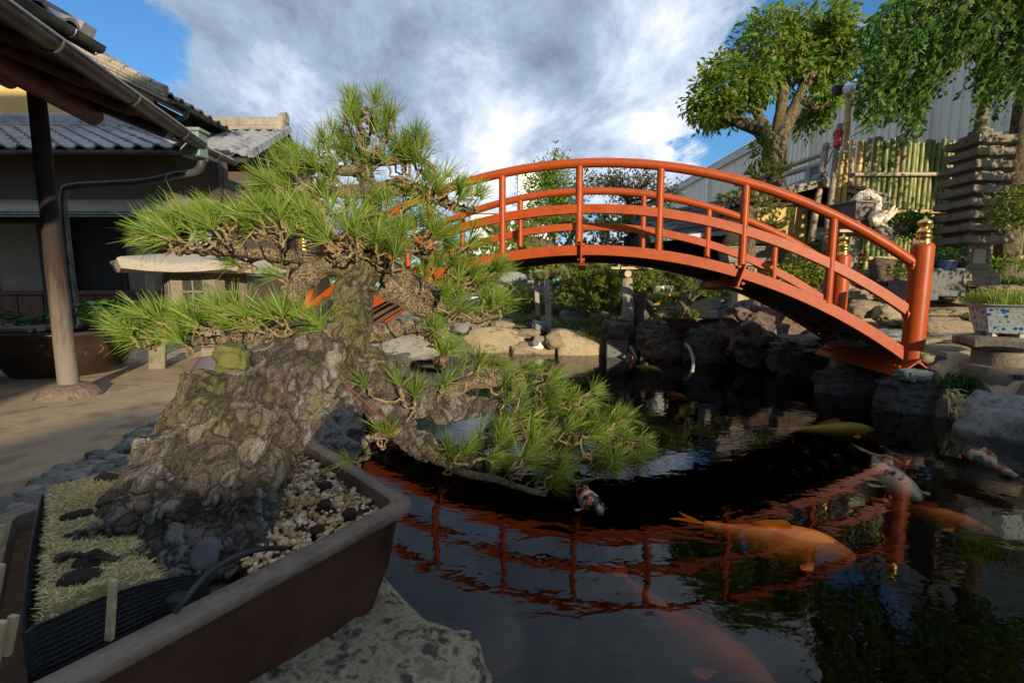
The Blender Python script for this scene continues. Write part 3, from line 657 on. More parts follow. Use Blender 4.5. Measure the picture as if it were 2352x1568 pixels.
for pi, (keys, ells, ocx) in enumerate(PADS):
    bs_, ds_, ls_ = [], [], []; tufts = []; tw = MB(); path = [p for k in keys for p in BP[k]]
    for cx, cy, rx, ry, Y, n in ells:
        pts = []
        for i in range(int(n*1.2) if n > 2 else n):
            for _ in range(40):
                a = rnd.uniform(0, 6.283); r = math.sqrt(rnd.random()); c = (cx+rx*r*math.cos(a), cy+ry*r*math.sin(a))
                if all(math.hypot(c[0]-d[0], (c[1]-d[1])*1.6) > 1.15*math.sqrt(rx*ry/n) for d in pts): break
            pts.append(c)
        for x, y in pts: tufts.append((P(x, y, Y+rnd.uniform(-.07, .07)*(1 if n > 3 else .2)), x, n, rx, Y))
    dist = lambda p, q: (q-p).length+max(0, q.z-p.z)*1.5
    tufts.sort(key=lambda t: min(dist(t[0], q) for q in path)); net_ = list(path)
    for p, x, n, rx, Y in tufts:
        near = min(net_, key=lambda q: dist(p, q)); sx_ = (x-ocx)/500
        d = Vector((max(-.9, min(.9, sx_*1.4))+rnd.uniform(-.45,.45), rnd.uniform(-.65,.35), rnd.uniform(.3,.95)))
        if n <= 2 and rx < 5: d = Vector((-.3,-.5,.6))
        d.normalize(); mid = near.lerp(p, .5)+V(rnd.uniform(-.008,.008), rnd.uniform(-.008,.008), -.012)
        q = [Vector(a) for a in smooth_path([tuple(near), tuple(mid), tuple(p-d*.014), tuple(p+d*.004)], 4)]
        q = [a+V(*(rnd.uniform(-.003,.003) for _ in range(3))) for a in q]
        tw.tube(q, [.0027-.0011*i/(len(q)-1) for i in range(len(q))], 6, jit=.3); net_ += [q[len(q)//2], p-d*.014]
        for _ in range(rnd.choice((1,1,2))):
            dd = (d+V(*(rnd.uniform(-.4,.4) for _ in range(3)))).normalized()
            e = p+dd*rnd.uniform(.004,.016); tw.tube([p-d*.005, e], [.0024,.0019], 5)
            bs_.append(e); ds_.append(dd); ls_.append(rnd.uniform(.046,.068)*(1 if Y < 1.02 else .95))
    VV, Q = needles(bs_, ds_, ls_, 40, 1.2, .00125, seed=pi, along=.2)
    pad = link('needle_pad', mesh_np('needle_pad', VV, Q, [g_needle]), bon)
    tw.build('twigs', m_twig, pad)['kind'] = 'stuff'
# cut wound, patches and knobs
w_ = MB().lathe([(.001,.012),(.045,.012),(.058,.006),(.06,-.02)][::-1], (0,0,0), 20, sy=.75).build('cut_wound', m_paste, bon)
def place_abs(o, loc, rot=(0,0,0), sc=(1,1,1)):
    me = o.data; M_ = Matrix.Translation(loc) @ Vector((0,0,0)).to_track_quat('Z','Y').to_matrix().to_4x4() if False else Matrix.Translation(loc)
    from mathutils import Euler
    me.transform(M_ @ Euler(rot).to_matrix().to_4x4() @ Matrix.Diagonal((*sc, 1))); me.update()
place_abs(w_, P(526,848,.87), (R(-32), R(10), 0))
kb = link('cut_stub', rock_mesh('cut_stub', 77, 4, .6, .35, .12), bon); kb.data.materials[0] = m_moss; place_abs(kb, P(533,822,.84), (0,.1,.3), (.026,.028,.024))
kb = link('sealing_patch', rock_mesh('sealing_patch', 78, 3, .8, .18, .0), bon); kb.data.materials[0] = m_paste; place_abs(kb, P(473,1272,.66), (R(-25),0,.2), (.02,.008,.024))
# ---------------------------------------------------------------- pot
RIMZ = .63
cA, cB, cD = V(-.193,.873,0), V(-.63,1.325,0), V(-.193-.345,.873-.517,0); cC = cB+(cD-cA)
def pot_ring(inset, rad, z, corners=None):
    q = corners or [cA, cB, cC, cD]; n = 4; cen = sum(q, V(0,0,0))/4
    lines = []
    for i in range(n):
        a, b = q[i], q[(i+1)%n]; d = (b-a).normalized(); nn = V(-d.y, d.x, 0)
        if nn.dot(cen-a) < 0: nn = -nn
        lines.append((a+nn*inset, d))
    cs = []
    for i in range(n):
        (p, d), (p2, d2) = lines[i-1], lines[i]; den = d.x*d2.y-d.y*d2.x
        t = ((p2.x-p.x)*d2.y-(p2.y-p.y)*d2.x)/den; cs.append(p+d*t)
    out = []
    for i in range(n):
        c = cs[i]; a = c+(cs[i-1]-c).normalized()*rad; b = c+(cs[(i+1)%n]-c).normalized()*rad
        for k in range(9):
            t = k/8; out.append(a*(1-t)**2+c*2*t*(1-t)+b*t*t)
        nx_ = cs[(i+1)%n]; e = nx_+(c-nx_).normalized()*rad
        for k in range(1, 6): out.append(b.lerp(e, k/6))
    return [V(p.x, p.y, z) for p in out]
pot = thing('bonsai_pot', 'large brown rectangular bonsai pot with worn grey rim holding the old pine', 'plant pot', (-.55,.8,.42))
mb = MB(); mb.loft([pot_ring(.055,.07,.405), pot_ring(.05,.07,.42), pot_ring(.03,.055,.5), pot_ring(.018,.048,.59), pot_ring(.014,.045,.604)], caps=False)
mb.loft([pot_ring(.07,.06,.407), pot_ring(.055,.07,.405)], caps=False)
mb.build('pot_body', m_pot, pot, sharp=50)
mb = MB(); mb.loft([pot_ring(.014,.045,.604), pot_ring(.003,.036,.609), pot_ring(-.001,.034,.613), pot_ring(-.001,.034,.625), pot_ring(.001,.034,.629), pot_ring(.003,.034,.63), pot_ring(.0065,.033,.628), pot_ring(.0085,.032,.63), pot_ring(.0305,.026,.631), pot_ring(.0335,.024,.629), pot_ring(.036,.022,.58)], caps=False); mb.build('pot_rim', m_potrim, pot, sharp=50)
def PC(s, t, z): p = cA+(cD-cA)*s+(cB-cA)*t; return V(p.x, p.y, z)
mb = MB(); rows = []
for i in range(24):
    row = []
    for j in range(24):
        s, t = .05+.9*i/23, .06+.88*j/23
        z = .595+.02*sstep(.3,.0,abs(s-.5))*sstep(.15,.3,t)+.004*noise.noise(V(s*20,t*20,0))
        row.append(PC(s, t, z))
    rows.append(row)
mb.sheet(rows); struct(mb.build('potting_soil', mat('potting_soil', (.09,.05,.025), (.17,.1,.05), 40, .95, .8, 90), sharp=0))
g = np.random.default_rng(3); pts = []; sz = []
while len(pts) < 2700:
    s, t = g.uniform(.07,.75), g.uniform(.06,.95)
    if s > .5 and t < .45: continue
    p = PC(s, t, .603+.02*sstep(.3,.0,abs(s-.5)))
    sz.append(g.uniform(.0048,.0082) if g.random() < .45 else g.uniform(.0026,.0048)); pts.append(np.array(p)+[0,0,g.uniform(-.004,.006)])
VV, FF = scatter_pebbles(pts, sz, 4, 2, .75)
stuff(link('pumice_gravel', mesh_np('pumice_gravel', VV, FF, [m_gravel], True)), 'pale pumice and tan grit covering the soil of the pine pot', 'gravel')
for i, (x, y, lb) in enumerate(((745,1115,'dark brown fertiliser cake nearest the back corner of the pot rim'),(745,1160,'brown fertiliser cake lying close to the trunk in the gravel'),(803,1180,'round dark fertiliser cake nearest the right rim of the pot'),(728,1220,'large dark fertiliser cake nearest the front rim on the gravel'))):
    rock(PZ(x*.98+14 if 0 else x, y, .612), (.0145,.013,.01), m_cake, lb, 'fertiliser cake', PEBBLE, group='fertiliser cakes on the gravel', name='fertiliser_cake')
# dry moss mound behind the net
mb = MB(); rows = []
def moundz(s, t): return .6+.08*sstep(.61,.72,s+.06*sstep(.3,.6,t))*sstep(.875,.85,s)*(.8+.2*sstep(1.0,.7,t))*sstep(.113,.145,t)*sstep(1.02,.9,t)+.008*noise.noise(V(s*9,t*9,3))
for i in range(40):
    rows.append([PC(.58+.3*i/39, .11+.84*j/39, moundz(.58+.3*i/39, .11+.84*j/39)) for j in range(40)])
mb.sheet(rows); mo = stuff(mb.build('moss_mound', mat('sphagnum', (.26,.22,.08), (.48,.4,.18), 40, .95, .8, 90)), 'pale dry moss mulch mounded on the left half of the pot', 'dry moss')
g = np.random.default_rng(9); nf = 17000; B = []; D = []
for _ in range(nf):
    s, t = g.uniform(.62,.872), g.uniform(.115,.95); B.append(tuple(PC(s, t, moundz(s, t)+.001))); D.append((g.normal(), g.normal(), .25*abs(g.normal())))
VV, Q = needles(B, D, [.0105]*nf, 1, .3, .0011, 2, 0)
adopt(stuff(link('moss_fibres', mesh_np('moss_fibres', VV, Q, [m_drymoss]))), mo)
for s, t, lb in ((.8,.2,'dark fertiliser cake sunk in moss at the front corner of the net'),(.78,.25,'dark fertiliser cake in the moss beside the curled surface root'),(.8,.55,'elongated fertiliser cake in the middle of the moss mound'),(.72,.8,'fertiliser cake far up the moss mound behind the trunk')):
    p = PC(s, t, moundz(s, t)+.002); rock(p, (.022,.015,.01), m_cake, lb, 'fertiliser cake', PEBBLE, name='fertiliser_cake')
# black plastic net and stakes
low = [PC(.58,.125,.6), PC(.66,.11,.6), PC(.76,.105,.6), PC(.855,.108,.6), PC(.88,.14,.6), PC(.882,.5,.6), PC(.878,.95,.6)]
hi = [.635,.66,.674,.674,.672,.675,.66]
path = smooth_path([tuple(p)+(h,) for p, h in zip(low, hi)], 30)
dens = []; acc = 0
for a, b in zip(path[:-1], path[1:]):
    n = max(1, int(np.linalg.norm(a[:3]-b[:3])/.0075)); dens += [a+(b-a)*k/n for k in range(n)]
rows = [[V(q[0], q[1], q[2]+(q[3]-q[2])*j/11) for q in dens] for j in range(12)]
mb = MB(); mb.sheet(rows); net = mb.build('plastic_net', m_rubber, sharp=0)
wf = net.modifiers.new('w', 'WIREFRAME'); wf.thickness = .003; wf.use_even_offset = False
tag(net, 'black plastic mesh net wrapped round the mossy left side of the pot', 'net')
for px, py0, py1, z0, lb in ((268,1449,1330,.63,'pale wooden stake standing midway along the black net front'),(40,1480,1412,.66,'pale wooden stake at the front corner inside the net'),(14,1500,1425,.655,'pale wooden stake outside the front corner of the net'),(10,1360,1295,.66,'short wooden stake left of the moss mound'),(14,1245,1205,.68,'short wooden stake at the far end of the net')):
    a = PZ(px+6, py0, z0)-V(0,.014,0); b = P(px-8, py1, a.y+.004)
    mb = MB().bar(a, b, .0085, .006, up=(0,1,0)); tag(mb.build('wooden_stake', m_plank, bevel=.001), lb, 'stake', 'wooden stakes holding the net')
q = smooth_path([tuple(PZ(x, y, z)) for x, y, z in ((402,1405,.64),(430,1370,.655),(480,1315,.665),(540,1278,.665),(600,1260,.655),(655,1258,.625))], 8)
tag(MB().tube(q, .0042, 10).build('black_cable', m_rubber), 'black cable crossing the roots to the front rim of the pot', 'cable')
tag(MB().lathe([(.012,-.008),(.014,0),(.012,.01)], PZ(408,1385,.63), 12).build('drip_fitting', m_rubber), 'small black fitting at the end of the black cable by the rim', 'fitting')
# ---------------------------------------------------------------- roofs
def tile_roof(mb, p0, e, s, width, length, tw=.27, course=.25, m=0, taper=0.):
    e = Vector(e).normalized(); s = Vector(s).normalized(); n = e.cross(s); n = n if n.z > 0 else -n
    prof = [(0,.0),(.12,.035),(.27,.05),(.42,.032),(.56,.0),(.78,-.012),(1,0)]
    nc = max(1, round(width/tw)); tw = width/nc; nr = max(1, round(length/course)); course = length/nr
    for j in range(nr):
        rows = [[], [], []]; n2 = nc-round(taper*(j+.5)/nr/tw)
        for i in range(n2):
            for a, h in prof[:-1] if i < n2-1 else prof:
                q = p0+e*(i+a)*tw
                rows[0].append(q+s*(j*course-.012)+n*(h+.0)); rows[1].append(q+s*(j*course-.012)+n*(h+.03)); rows[2].append(q+s*(j+1)*course+n*(h+.004))
        mb.sheet(rows, m)
def slab(mb, pts, th, m=0):                       # planar polygon with thickness downwards
    n = len(pts); lo = [Vector(p)-V(0,0,th) for p in pts]
    mb.add(list(pts)+lo, [tuple(range(n)), tuple(range(2*n-1, n-1, -1))]+[(i, (i+1)%n, n+(i+1)%n, n+i) for i in range(n)], m)
def gutter(name, a, b, r, parent, m=m_copper):
    a, b = Vector(a), Vector(b); t = (b-a).normalized(); sd_ = t.cross(V(0,0,1)).normalized(); n = 11; rings = []
    for p in (a, b):
        o_ = [p+sd_*math.cos(math.pi+math.pi*k/n)*r+V(0,0,math.sin(math.pi+math.pi*k/n)*r) for k in range(n+1)]
        i_ = [p+sd_*math.cos(math.pi+math.pi*k/n)*(r-.006)+V(0,0,math.sin(math.pi+math.pi*k/n)*(r-.006)) for k in range(n, -1, -1)]
        rings.append(o_+i_)
    mb = MB(); mb.loft(rings); 
    for sg in (-1, 1): mb.tube([a+sd_*sg*r, b+sd_*sg*r], .008, 8)
    nb_ = int((b-a).length/.6)
    for k in range(nb_):
        p = a.lerp(b, (k+.5)/nb_); q = [p+sd_*math.cos(math.pi+math.pi*j/8)*(r+.006)+V(0,0,math.sin(math.pi+math.pi*j/8)*(r+.006)) for j in range(9)]; mb.tube(q, .006, 5)
    return mb.build(name, m, parent)
def ridge(mb, a, b, w_, h, m=0):
    a, b = Vector(a), Vector(b)
    for k in range(4):
        mb.bar(a+V(0,0,h*(k+.5)/4), b+V(0,0,h*(k+.5)/4), w_*(1-.06*k)-(k%2)*.02, h/4*.93, m)
    mb.tube([a+V(0,0,h+.01), b+V(0,0,h+.01)], w_*.36, 12, m)
# ---------------------------------------------------------------- left house with porch
gd = V(-.222, .975, 0).normalized(); gx = V(-gd.y, gd.x, 0)      # along the eave, towards the house
G1 = V(-2.65, 3.95, 2.25); G0 = G1-gd*4.6
lh = thing('porch_house', 'dark timber house with a log post porch and long copper gutter at left edge', 'house', (-4,2,.3))
mb = MB(); up = (gx*.93+V(0,0,.36)).normalized()
a, b = G0+V(0,0,.07), G1+V(0,0,.07)
slab(mb, [a+gx*.02, b+gx*.02, b+up*2.3, a+up*2.3], .06); mb.build('roof_boards', m_darkwood, lh, sharp=0)
mb = MB(); slab(mb, [a+V(0,0,.012)-gx*.02, b+V(0,0,.012)-gx*.02, b+up*2.3+V(0,0,.012), a+up*2.3+V(0,0,.012)], .01); mb.build('porch_roof_tiles', m_tile, lh)
gutter('gutter', G0-gx*.05, G1-gx*.05, .054, lh)
for k in range(10):
    p = G1-gd*(.18+.45*k)+gx*.12+V(0,0,.02); mb = MB().tube([p, p+up*2.1], .038, 10); mb.build('rafter', m_redwood if k%3 else m_darkwood, lh)
be = V(-3.2, 3.66, 2.37); mb = MB(); mb.tube([be, be-gd*4.4], .075, 16); mb.build('eave_beam', m_redwood, lh)
mb = MB().tube([be+gx*.5+V(0,0,.2), be+gx*.5+V(0,0,.2)-gd*4.4], .06, 14); mb.build('eave_beam', m_redwood, lh)
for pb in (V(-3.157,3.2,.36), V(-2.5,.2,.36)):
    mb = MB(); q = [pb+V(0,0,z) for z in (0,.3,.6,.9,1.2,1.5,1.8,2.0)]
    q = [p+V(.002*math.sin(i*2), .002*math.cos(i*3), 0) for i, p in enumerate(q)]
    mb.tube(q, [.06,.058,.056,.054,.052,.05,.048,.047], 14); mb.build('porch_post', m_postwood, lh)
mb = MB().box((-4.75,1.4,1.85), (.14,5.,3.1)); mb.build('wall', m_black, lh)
q = smooth_path([tuple(p) for p in (G1+V(.03,.05,0), G1+V(.03,.06,-.1), G1+V(-.03,.08,-.2), G1+V(-.25,.1,-.235), V(-3.3,4.15,1.98), V(-3.9,4.2,1.96), V(-4.0,4.21,1.9), V(-4.02,4.21,1.7), V(-4.02,4.21,1.2), V(-4.0,4.21,.72))], 6)
MB().tube(q, .029, 12).build('downpipe', m_copper, lh)
mb = MB(); mb.box(G1+V(.0,.02,-.01), (.16,.12,.2)); mb.box(G1+V(.0,.02,.1), (.2,.15,.03)); mb.build('gutter_box', m_verdigris, lh, bevel=.01)
eu = V(-.87,0,.49).normalized(); E0 = V(-4.0,-1.5,3.42); E1 = V(-4.05,4.73,3.42)
mb = MB(); slab(mb, [E0, E1, E1+eu*2.6, E0+eu*2.6], .12); mb.build('upper_roof_boards', m_darkwood, lh, sharp=0)
mb = MB(); tile_roof(mb, E0+V(0,0,.02), E1-E0, eu, 6.2, 2.6, .3); mb.bar(E1+V(0,-.06,.06), E1+eu*2.6+V(0,-.06,.06), .14, .14); ridge(mb, E0+eu*2.6, E1+eu*2.6, .3, .3); mb.build('upper_roof_tiles', m_tile, lh)
gutter('gutter', E0-V(-.05,0,.04), E1-V(-.05,0,.04), .06, lh)
mb = MB().lathe([(.17,-.08),(.19,.0),(.15,.06),(.09,.085)], (-3.157,3.2,.3), 18); o = mb.build('post_stone', m_stone_brown); tag(o, 'round brown footing stone under the worn porch post', 'footing stone')
# ---------------------------------------------------------------- rear house B + D
rh = thing('rear_house', 'long shaded house with grey wave tile roof and pale paper screens behind the porch', 'house', (-8,8.5,.3))
mb = MB(); s_ = V(0,1.8,.92); tile_roof(mb, V(-13,7.,3.1), (1,0,0), s_, 8.3, s_.length, .29, .24, taper=1.75); ridge(mb, V(-13,8.8,4.0), V(-6.4,8.8,4.0), .28, .14)
mb.tube([V(-4.72,7.0,3.17), V(-6.45,8.8,4.1)], .09, 10); mb.build('roof', m_tile, rh)
mb = MB(); slab(mb, [V(-13,7.03,3.07), V(-4.72,7.03,3.07), V(-6.45,8.8,3.98), V(-13,8.8,3.98)], .06); mb.build('eave_boards', m_darkwood, rh, sharp=0)
gutter('gutter', V(-13,6.96,3.05), V(-4.1,6.96,3.05), .05, rh); gutter('gutter', V(-4.06,5.3,2.9), V(-4.09,7.0,2.9), .05, rh)
mb = MB(); slab(mb, [V(-4.1,5.3,2.96), V(-4.1,7.0,2.96), V(-5.4,7.0,3.4), V(-5.4,5.3,3.4)], .05); mb.build('side_eave', m_tile, rh, sharp=0)
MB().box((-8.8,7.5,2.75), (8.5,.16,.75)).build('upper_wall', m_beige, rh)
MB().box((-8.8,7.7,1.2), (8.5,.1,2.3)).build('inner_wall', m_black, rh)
for a, b in ((-9.3,-8.5),(-8.35,-7.5),(-6.25,-5.42)):
    f = MB(); f.box(((a+b)/2,7.5,1.56), (b-a,.03,1.06)); f = f.build('paper_screen', m_paper, rh)
    g_ = MB()
    for x in (a, b): g_.box((x,7.49,1.56), (.05,.07,1.2))
    for z in (1.0, 2.12): g_.box(((a+b)/2,7.487,z), (b-a+.1,.06,.05))
    g_.build('screen_frame', m_darkwood, f)
mb = MB()
for k in range(12): mb.box((-9.5+.42*k,7.47,.64), (.4,.04,.7))
mb.box((-9,7.44,1.0), (9,.1,.06)); mb.build('lower_panelling', m_redwood, rh)
mb = MB()
for k in range(6): mb.box((-4.95+.2*k-.6,7.46,1.4), (.19,.04,.8))
mb.build('red_panel', m_redwood, rh)
for x in (-7.4,-4.62): MB().box((x,7.4,1.75), (.14,.14,2.9)).build('pillar', m_darkwood, rh)
mb = MB(); slab(mb, [V(-13,6.5,2.13), V(-4.56,6.5,2.13), V(-4.56,7.44,2.47), V(-13,7.44,2.47)], .03)
mb.build('pent_roof', m_greywood, rh, sharp=0)
mb = MB()
for k in range(3): mb.bar(V(-13,6.47-.012*k,2.12-.035*k), V(-4.55,6.47-.012*k,2.12-.035*k), .03, .018)
mb.build('pent_roof_edge', m_verdigris, rh)
MB().tube([V(-5.2,6.62,.3), V(-5.2,6.62,2.1)], .055, 12).build('veranda_post', m_greywood, rh)
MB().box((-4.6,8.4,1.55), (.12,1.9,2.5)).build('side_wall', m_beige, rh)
dh = thing('gable_house', 'upper gabled house with sunlit ochre plaster and bargeboard rising behind the lower roofs', 'house', (-9,11,.3))
mb = MB(); D0 = V(-6.44,9.,4.65); ds = V(-3.3,0,1.62); tile_roof(mb, D0, (0,1,0), ds, 4.2, ds.length, .28, .25)
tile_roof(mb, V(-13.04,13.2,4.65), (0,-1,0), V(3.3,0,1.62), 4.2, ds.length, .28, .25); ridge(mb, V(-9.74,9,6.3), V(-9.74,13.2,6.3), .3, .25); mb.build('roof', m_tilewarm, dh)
mb = MB(); slab(mb, [D0-V(0,0,.03), D0+V(0,4.2,-.03), D0+ds+V(0,4.2,-.03), D0+ds-V(0,0,.03)], .1); mb.build('eave_boards', m_darkwood, dh, sharp=0)
mb = MB()
for k, (dy, h) in enumerate(((0,.0),(-.03,.07),(-.05,.13))): mb.bar(D0+V(0,dy,-.09+h), D0+ds+V(0,dy,-.09+h), .07, .06)
mb.build('bargeboard', m_greywood, dh)
mb = MB(); n_ = 14
for k in range(n_): p = D0+ds*((k+.5)/n_)+V(0,-.02,.09); mb.tube([p-ds.normalized()*.13, p+ds.normalized()*.12], [.075,.06], 8)
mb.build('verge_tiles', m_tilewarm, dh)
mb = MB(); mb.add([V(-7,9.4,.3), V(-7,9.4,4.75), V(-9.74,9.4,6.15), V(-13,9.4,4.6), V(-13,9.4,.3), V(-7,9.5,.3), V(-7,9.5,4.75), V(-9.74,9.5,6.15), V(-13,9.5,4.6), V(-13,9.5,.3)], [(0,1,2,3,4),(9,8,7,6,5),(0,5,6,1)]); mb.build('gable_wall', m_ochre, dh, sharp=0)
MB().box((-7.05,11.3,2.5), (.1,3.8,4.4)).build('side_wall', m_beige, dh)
for x, z in ((-7.5,4.86),(-8.4,5.28),(-9.3,5.7)): MB().tube([V(x,8.98,z-.12), V(x,9.5,z-.12)], .07, 10).build('purlin_end', m_greywood, dh)
gutter('gutter', D0+V(.05,.1,-.06), D0+V(.05,4.2,-.06), .055, dh)
q = smooth_path([tuple(p) for p in (V(-6.42,9.5,4.56), V(-6.5,9.5,4.42), V(-6.85,9.5,4.36), V(-6.95,9.5,4.2), V(-6.95,9.5,3.3))], 5); MB().tube(q, .045, 10).build('downpipe', m_copper, dh)
ch = thing('tiled_wing', 'lower wing with a sunlit grey tile roof and stacked ridge behind the pine top', 'house', (-6.4,10.5,.3))
mb = MB(); s_ = V(0,1.72,1.03); tile_roof(mb, V(-8.6,9.28,3.64), (1,0,0), s_, 3.43, s_.length, .26, .22); tile_roof(mb, V(-5.17,12.72,3.64), (-1,0,0), V(0,-1.72,1.03), 3.43, s_.length, .26, .22); mb.build('roof', m_tile, ch)
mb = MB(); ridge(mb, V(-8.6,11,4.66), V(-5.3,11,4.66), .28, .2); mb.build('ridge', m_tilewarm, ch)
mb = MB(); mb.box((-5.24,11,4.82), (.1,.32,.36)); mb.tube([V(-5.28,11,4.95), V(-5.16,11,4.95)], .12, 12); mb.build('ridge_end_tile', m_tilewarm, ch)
mb = MB()
for k in range(9):
    p = V(-5.13,9.3,3.68)+s_*((k+.5)/9); mb.bar(p-s_*.06, p+s_*.06, .1, .13)
mb.build('verge_tiles', m_tile, ch)
mb = MB(); slab(mb, [V(-8.6,9.3,3.6), V(-5.2,9.3,3.6), V(-5.2,11,4.62), V(-8.6,11,4.62)], .08); mb.build('eave_boards', m_darkwood, ch, sharp=0)
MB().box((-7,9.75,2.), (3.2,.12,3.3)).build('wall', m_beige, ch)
mb = MB(); mb.add([V(-5.5,9.7,.3), V(-5.5,12.3,.3), V(-5.5,12.3,3.8), V(-5.5,11,4.55), V(-5.5,9.7,3.8)], [(0,1,2,3,4)]); mb.build('gable_wall', m_darkwood, ch, sharp=0)
MB().box((-5.44,10.6,3.4), (.04,.5,.35)).build('pale_panel', m_paper, ch)
for y in (9.8,10.35,10.9): MB().box((-5.42,y,2.2), (.1,.1,3.2)).build('pillar', m_darkwood, ch)
sh = thing('ochre_outbuilding', 'small ochre walled outbuilding with brown tiles half hidden behind the pine needles', 'shed', (-4.4,12.3,.3))
mb = MB(); tile_roof(mb, V(-5.6,11.7,3.42), (1,0,0), V(0,1,.55), 1.0, 1.1, .22, .2); mb.build('roof', m_tilewarm, sh); MB().box((-5.3,12.3,2.95), (.5,.8,.9)).build('wall', m_ochre, sh); MB().box((-5.3,12.3,1.4), (.55,.85,2.2)).build('lower_wall', m_darkwood, sh)
# ---------------------------------------------------------------- snow viewing lantern
def hexring(c, r, z, n=6, rot=0., lift=0.):
    out = []
    for k in range(n):
        a = rot+2*math.pi*k/n; a2 = rot+2*math.pi*(k+1)/n
        p, q = V(r*math.cos(a), r*math.sin(a), 0), V(r*math.cos(a2), r*math.sin(a2), 0)
        for j in range(4):
            t = j/4; out.append(c+p.lerp(q, t)+V(0,0,z+lift*abs(2*t-1)**2))
    return out
LC = V(-3.02, 4.55, 0)
la = thing('stone_lantern', 'wide roofed granite snow viewing lantern with carved windows behind the needle pads', 'stone lantern', (LC.x,LC.y,.3))
mb = MB(); mb.loft([hexring(LC,.5,1.2,rot=.25), hexring(LC,.76,1.195,rot=.25,lift=.03), hexring(LC,.79,1.26,rot=.25,lift=.045), hexring(LC,.76,1.275,rot=.25,lift=.045), hexring(LC,.5,1.335,rot=.25,lift=.02), hexring(LC,.28,1.385,rot=.25), hexring(LC,.16,1.405,rot=.25)]); mb.build('roof', m_granite, la, sharp=40)
MB().lathe([(.14,1.4),(.17,1.42),(.15,1.46),(.1,1.48),(.12,1.52),(.09,1.58),(.01,1.62)], LC, 20).build('finial', m_granite, la)
fb = MB(); fb.loft([hexring(LC,.36,.84,rot=.25), hexring(LC,.36,1.2,rot=.25)]); fb = fb.build('firebox', m_pagoda, la)  # darker stone than the roof; puts the firebox's shade into its colour
for k in range(6):
    a = .25+math.pi/6+math.pi/3*k; n_ = V(math.cos(a), math.sin(a), 0); c = LC+n_*.314+V(0,0,1.03); t = V(-n_.y, n_.x, 0)
    mb = MB()
    for dx in (-.09, .09): mb.bar(c+t*dx-V(0,0,.12), c+t*dx+V(0,0,.12), .016, .016, up=n_)
    for dz in (-.12, 0, .12): mb.bar(c-t*.098+V(0,0,dz), c+t*.098+V(0,0,dz), .016, .016)
    mb.bar(c-V(0,0,.12), c+V(0,0,.12), .012, .016, up=n_); mb.build('window_frame', m_pagoda, fb)
    mb = MB().bar(c-n_*.0-V(0,0,.115), c-n_*.0+V(0,0,.115), .17, .008, up=n_); mb.build('window', m_black, fb)
mb = MB(); mb.loft([hexring(LC,.38,.72,rot=.25), hexring(LC,.47,.75,rot=.25), hexring(LC,.47,.8,rot=.25), hexring(LC,.4,.845,rot=.25)]); mb.build('platform', m_pagoda, la)
for k in range(4):
    a = .6+math.pi/2*k; d = V(math.cos(a), math.sin(a), 0); q = [LC+d*r+V(0,0,z) for r, z in ((.26,.73),(.36,.66),(.42,.52),(.44,.28))]
    mb = MB()
    for p, q2 in zip(q[:-1], q[1:]): mb.bar(p, q2+(q2-p)*.08, .17, .13, up=d)
    mb.build('leg', m_pagoda, la, bevel=.015)
# ---------------------------------------------------------------- big round pot by the post
BPc = V(-4.08, 4.15, 0)
bp_ = thing('round_water_pot', 'very large dark glazed pot with brown flower relief standing behind the porch post', 'plant pot', (BPc.x,BPc.y,.3))
MB().lathe([(.36,.295),(.38,.31),(.47,.46),(.53,.58),(.55,.64),(.575,.655),(.58,.68),(.565,.695),(.53,.69),(.51,.6),(.4,.35)], BPc, 48).build('pot_body', m_glaze, bp_, sharp=60)
def on_pot(a, z): r = .36+.175*max(0,(z-.3))/.3*1.02; return BPc+V(math.cos(a)*r, math.sin(a)*r, z)
mb = MB(); a0 = -.72
def deco(pts): mb.tube([on_pot(a0+da, z)+V(math.cos(a0+da),math.sin(a0+da),0)*.006 for da, z in pts], .006, 5)
deco([(-.35,.41),(.5,.41)]); deco([(-.36,.6),(.55,.6)]); deco([(-.36,.585),(.55,.585)])
for s in (-1, 1): deco([(.05+s*x, z) for x, z in ((.3,.57),(.36,.54),(.33,.51),(.27,.49),(.26,.46),(.33,.43),(.3,.42))])
for fx, fz, fr in ((.0,.53,.035),(.15,.54,.03),(.08,.47,.04),(-.08,.46,.03),(.2,.46,.03)):
    for k in range(6):
        c = on_pot(a0+fx+.075*math.cos(k*1.05), fz+fr*math.sin(k*1.05)); mb.lathe([(.001,-.004),(.016,0),(.001,.006)], c, 7)
    deco([(fx, fz-.02),(fx+.03, fz-.05),(fx+.07, fz-.06)])
mb.build('flower_relief', m_glazedeco, bp_)
for i in range(9):
    y = 3.78+.055*i; mb = MB(); mb.tube([V(-4.62,y,.715), V(-4.0+.02*(i%2),y,.715)], .021, 8); o = mb.build('bamboo_pole', m_greywood, sharp=40); tag(o, 'grey bamboo pole lying across the left rim of the large dark pot', 'bamboo pole', 'bamboo poles lying across the dark pot')
mb = MB().tube([V(-4.1,4.55,.72), V(-3.55,4.35,.74)], .03, 10); tag(mb.build('bamboo_pole', m_greywood), 'single thick bamboo pole lying on the far right rim of the dark pot', 'bamboo pole')
mb = MB().bar(V(-4.52,3.83,.752), V(-4.4,3.87,.752), .03, .03); tag(mb.build('brass_nozzle', m_gold, bevel=.006), 'small brass nozzle lying on the bamboo poles of the dark pot', 'nozzle')
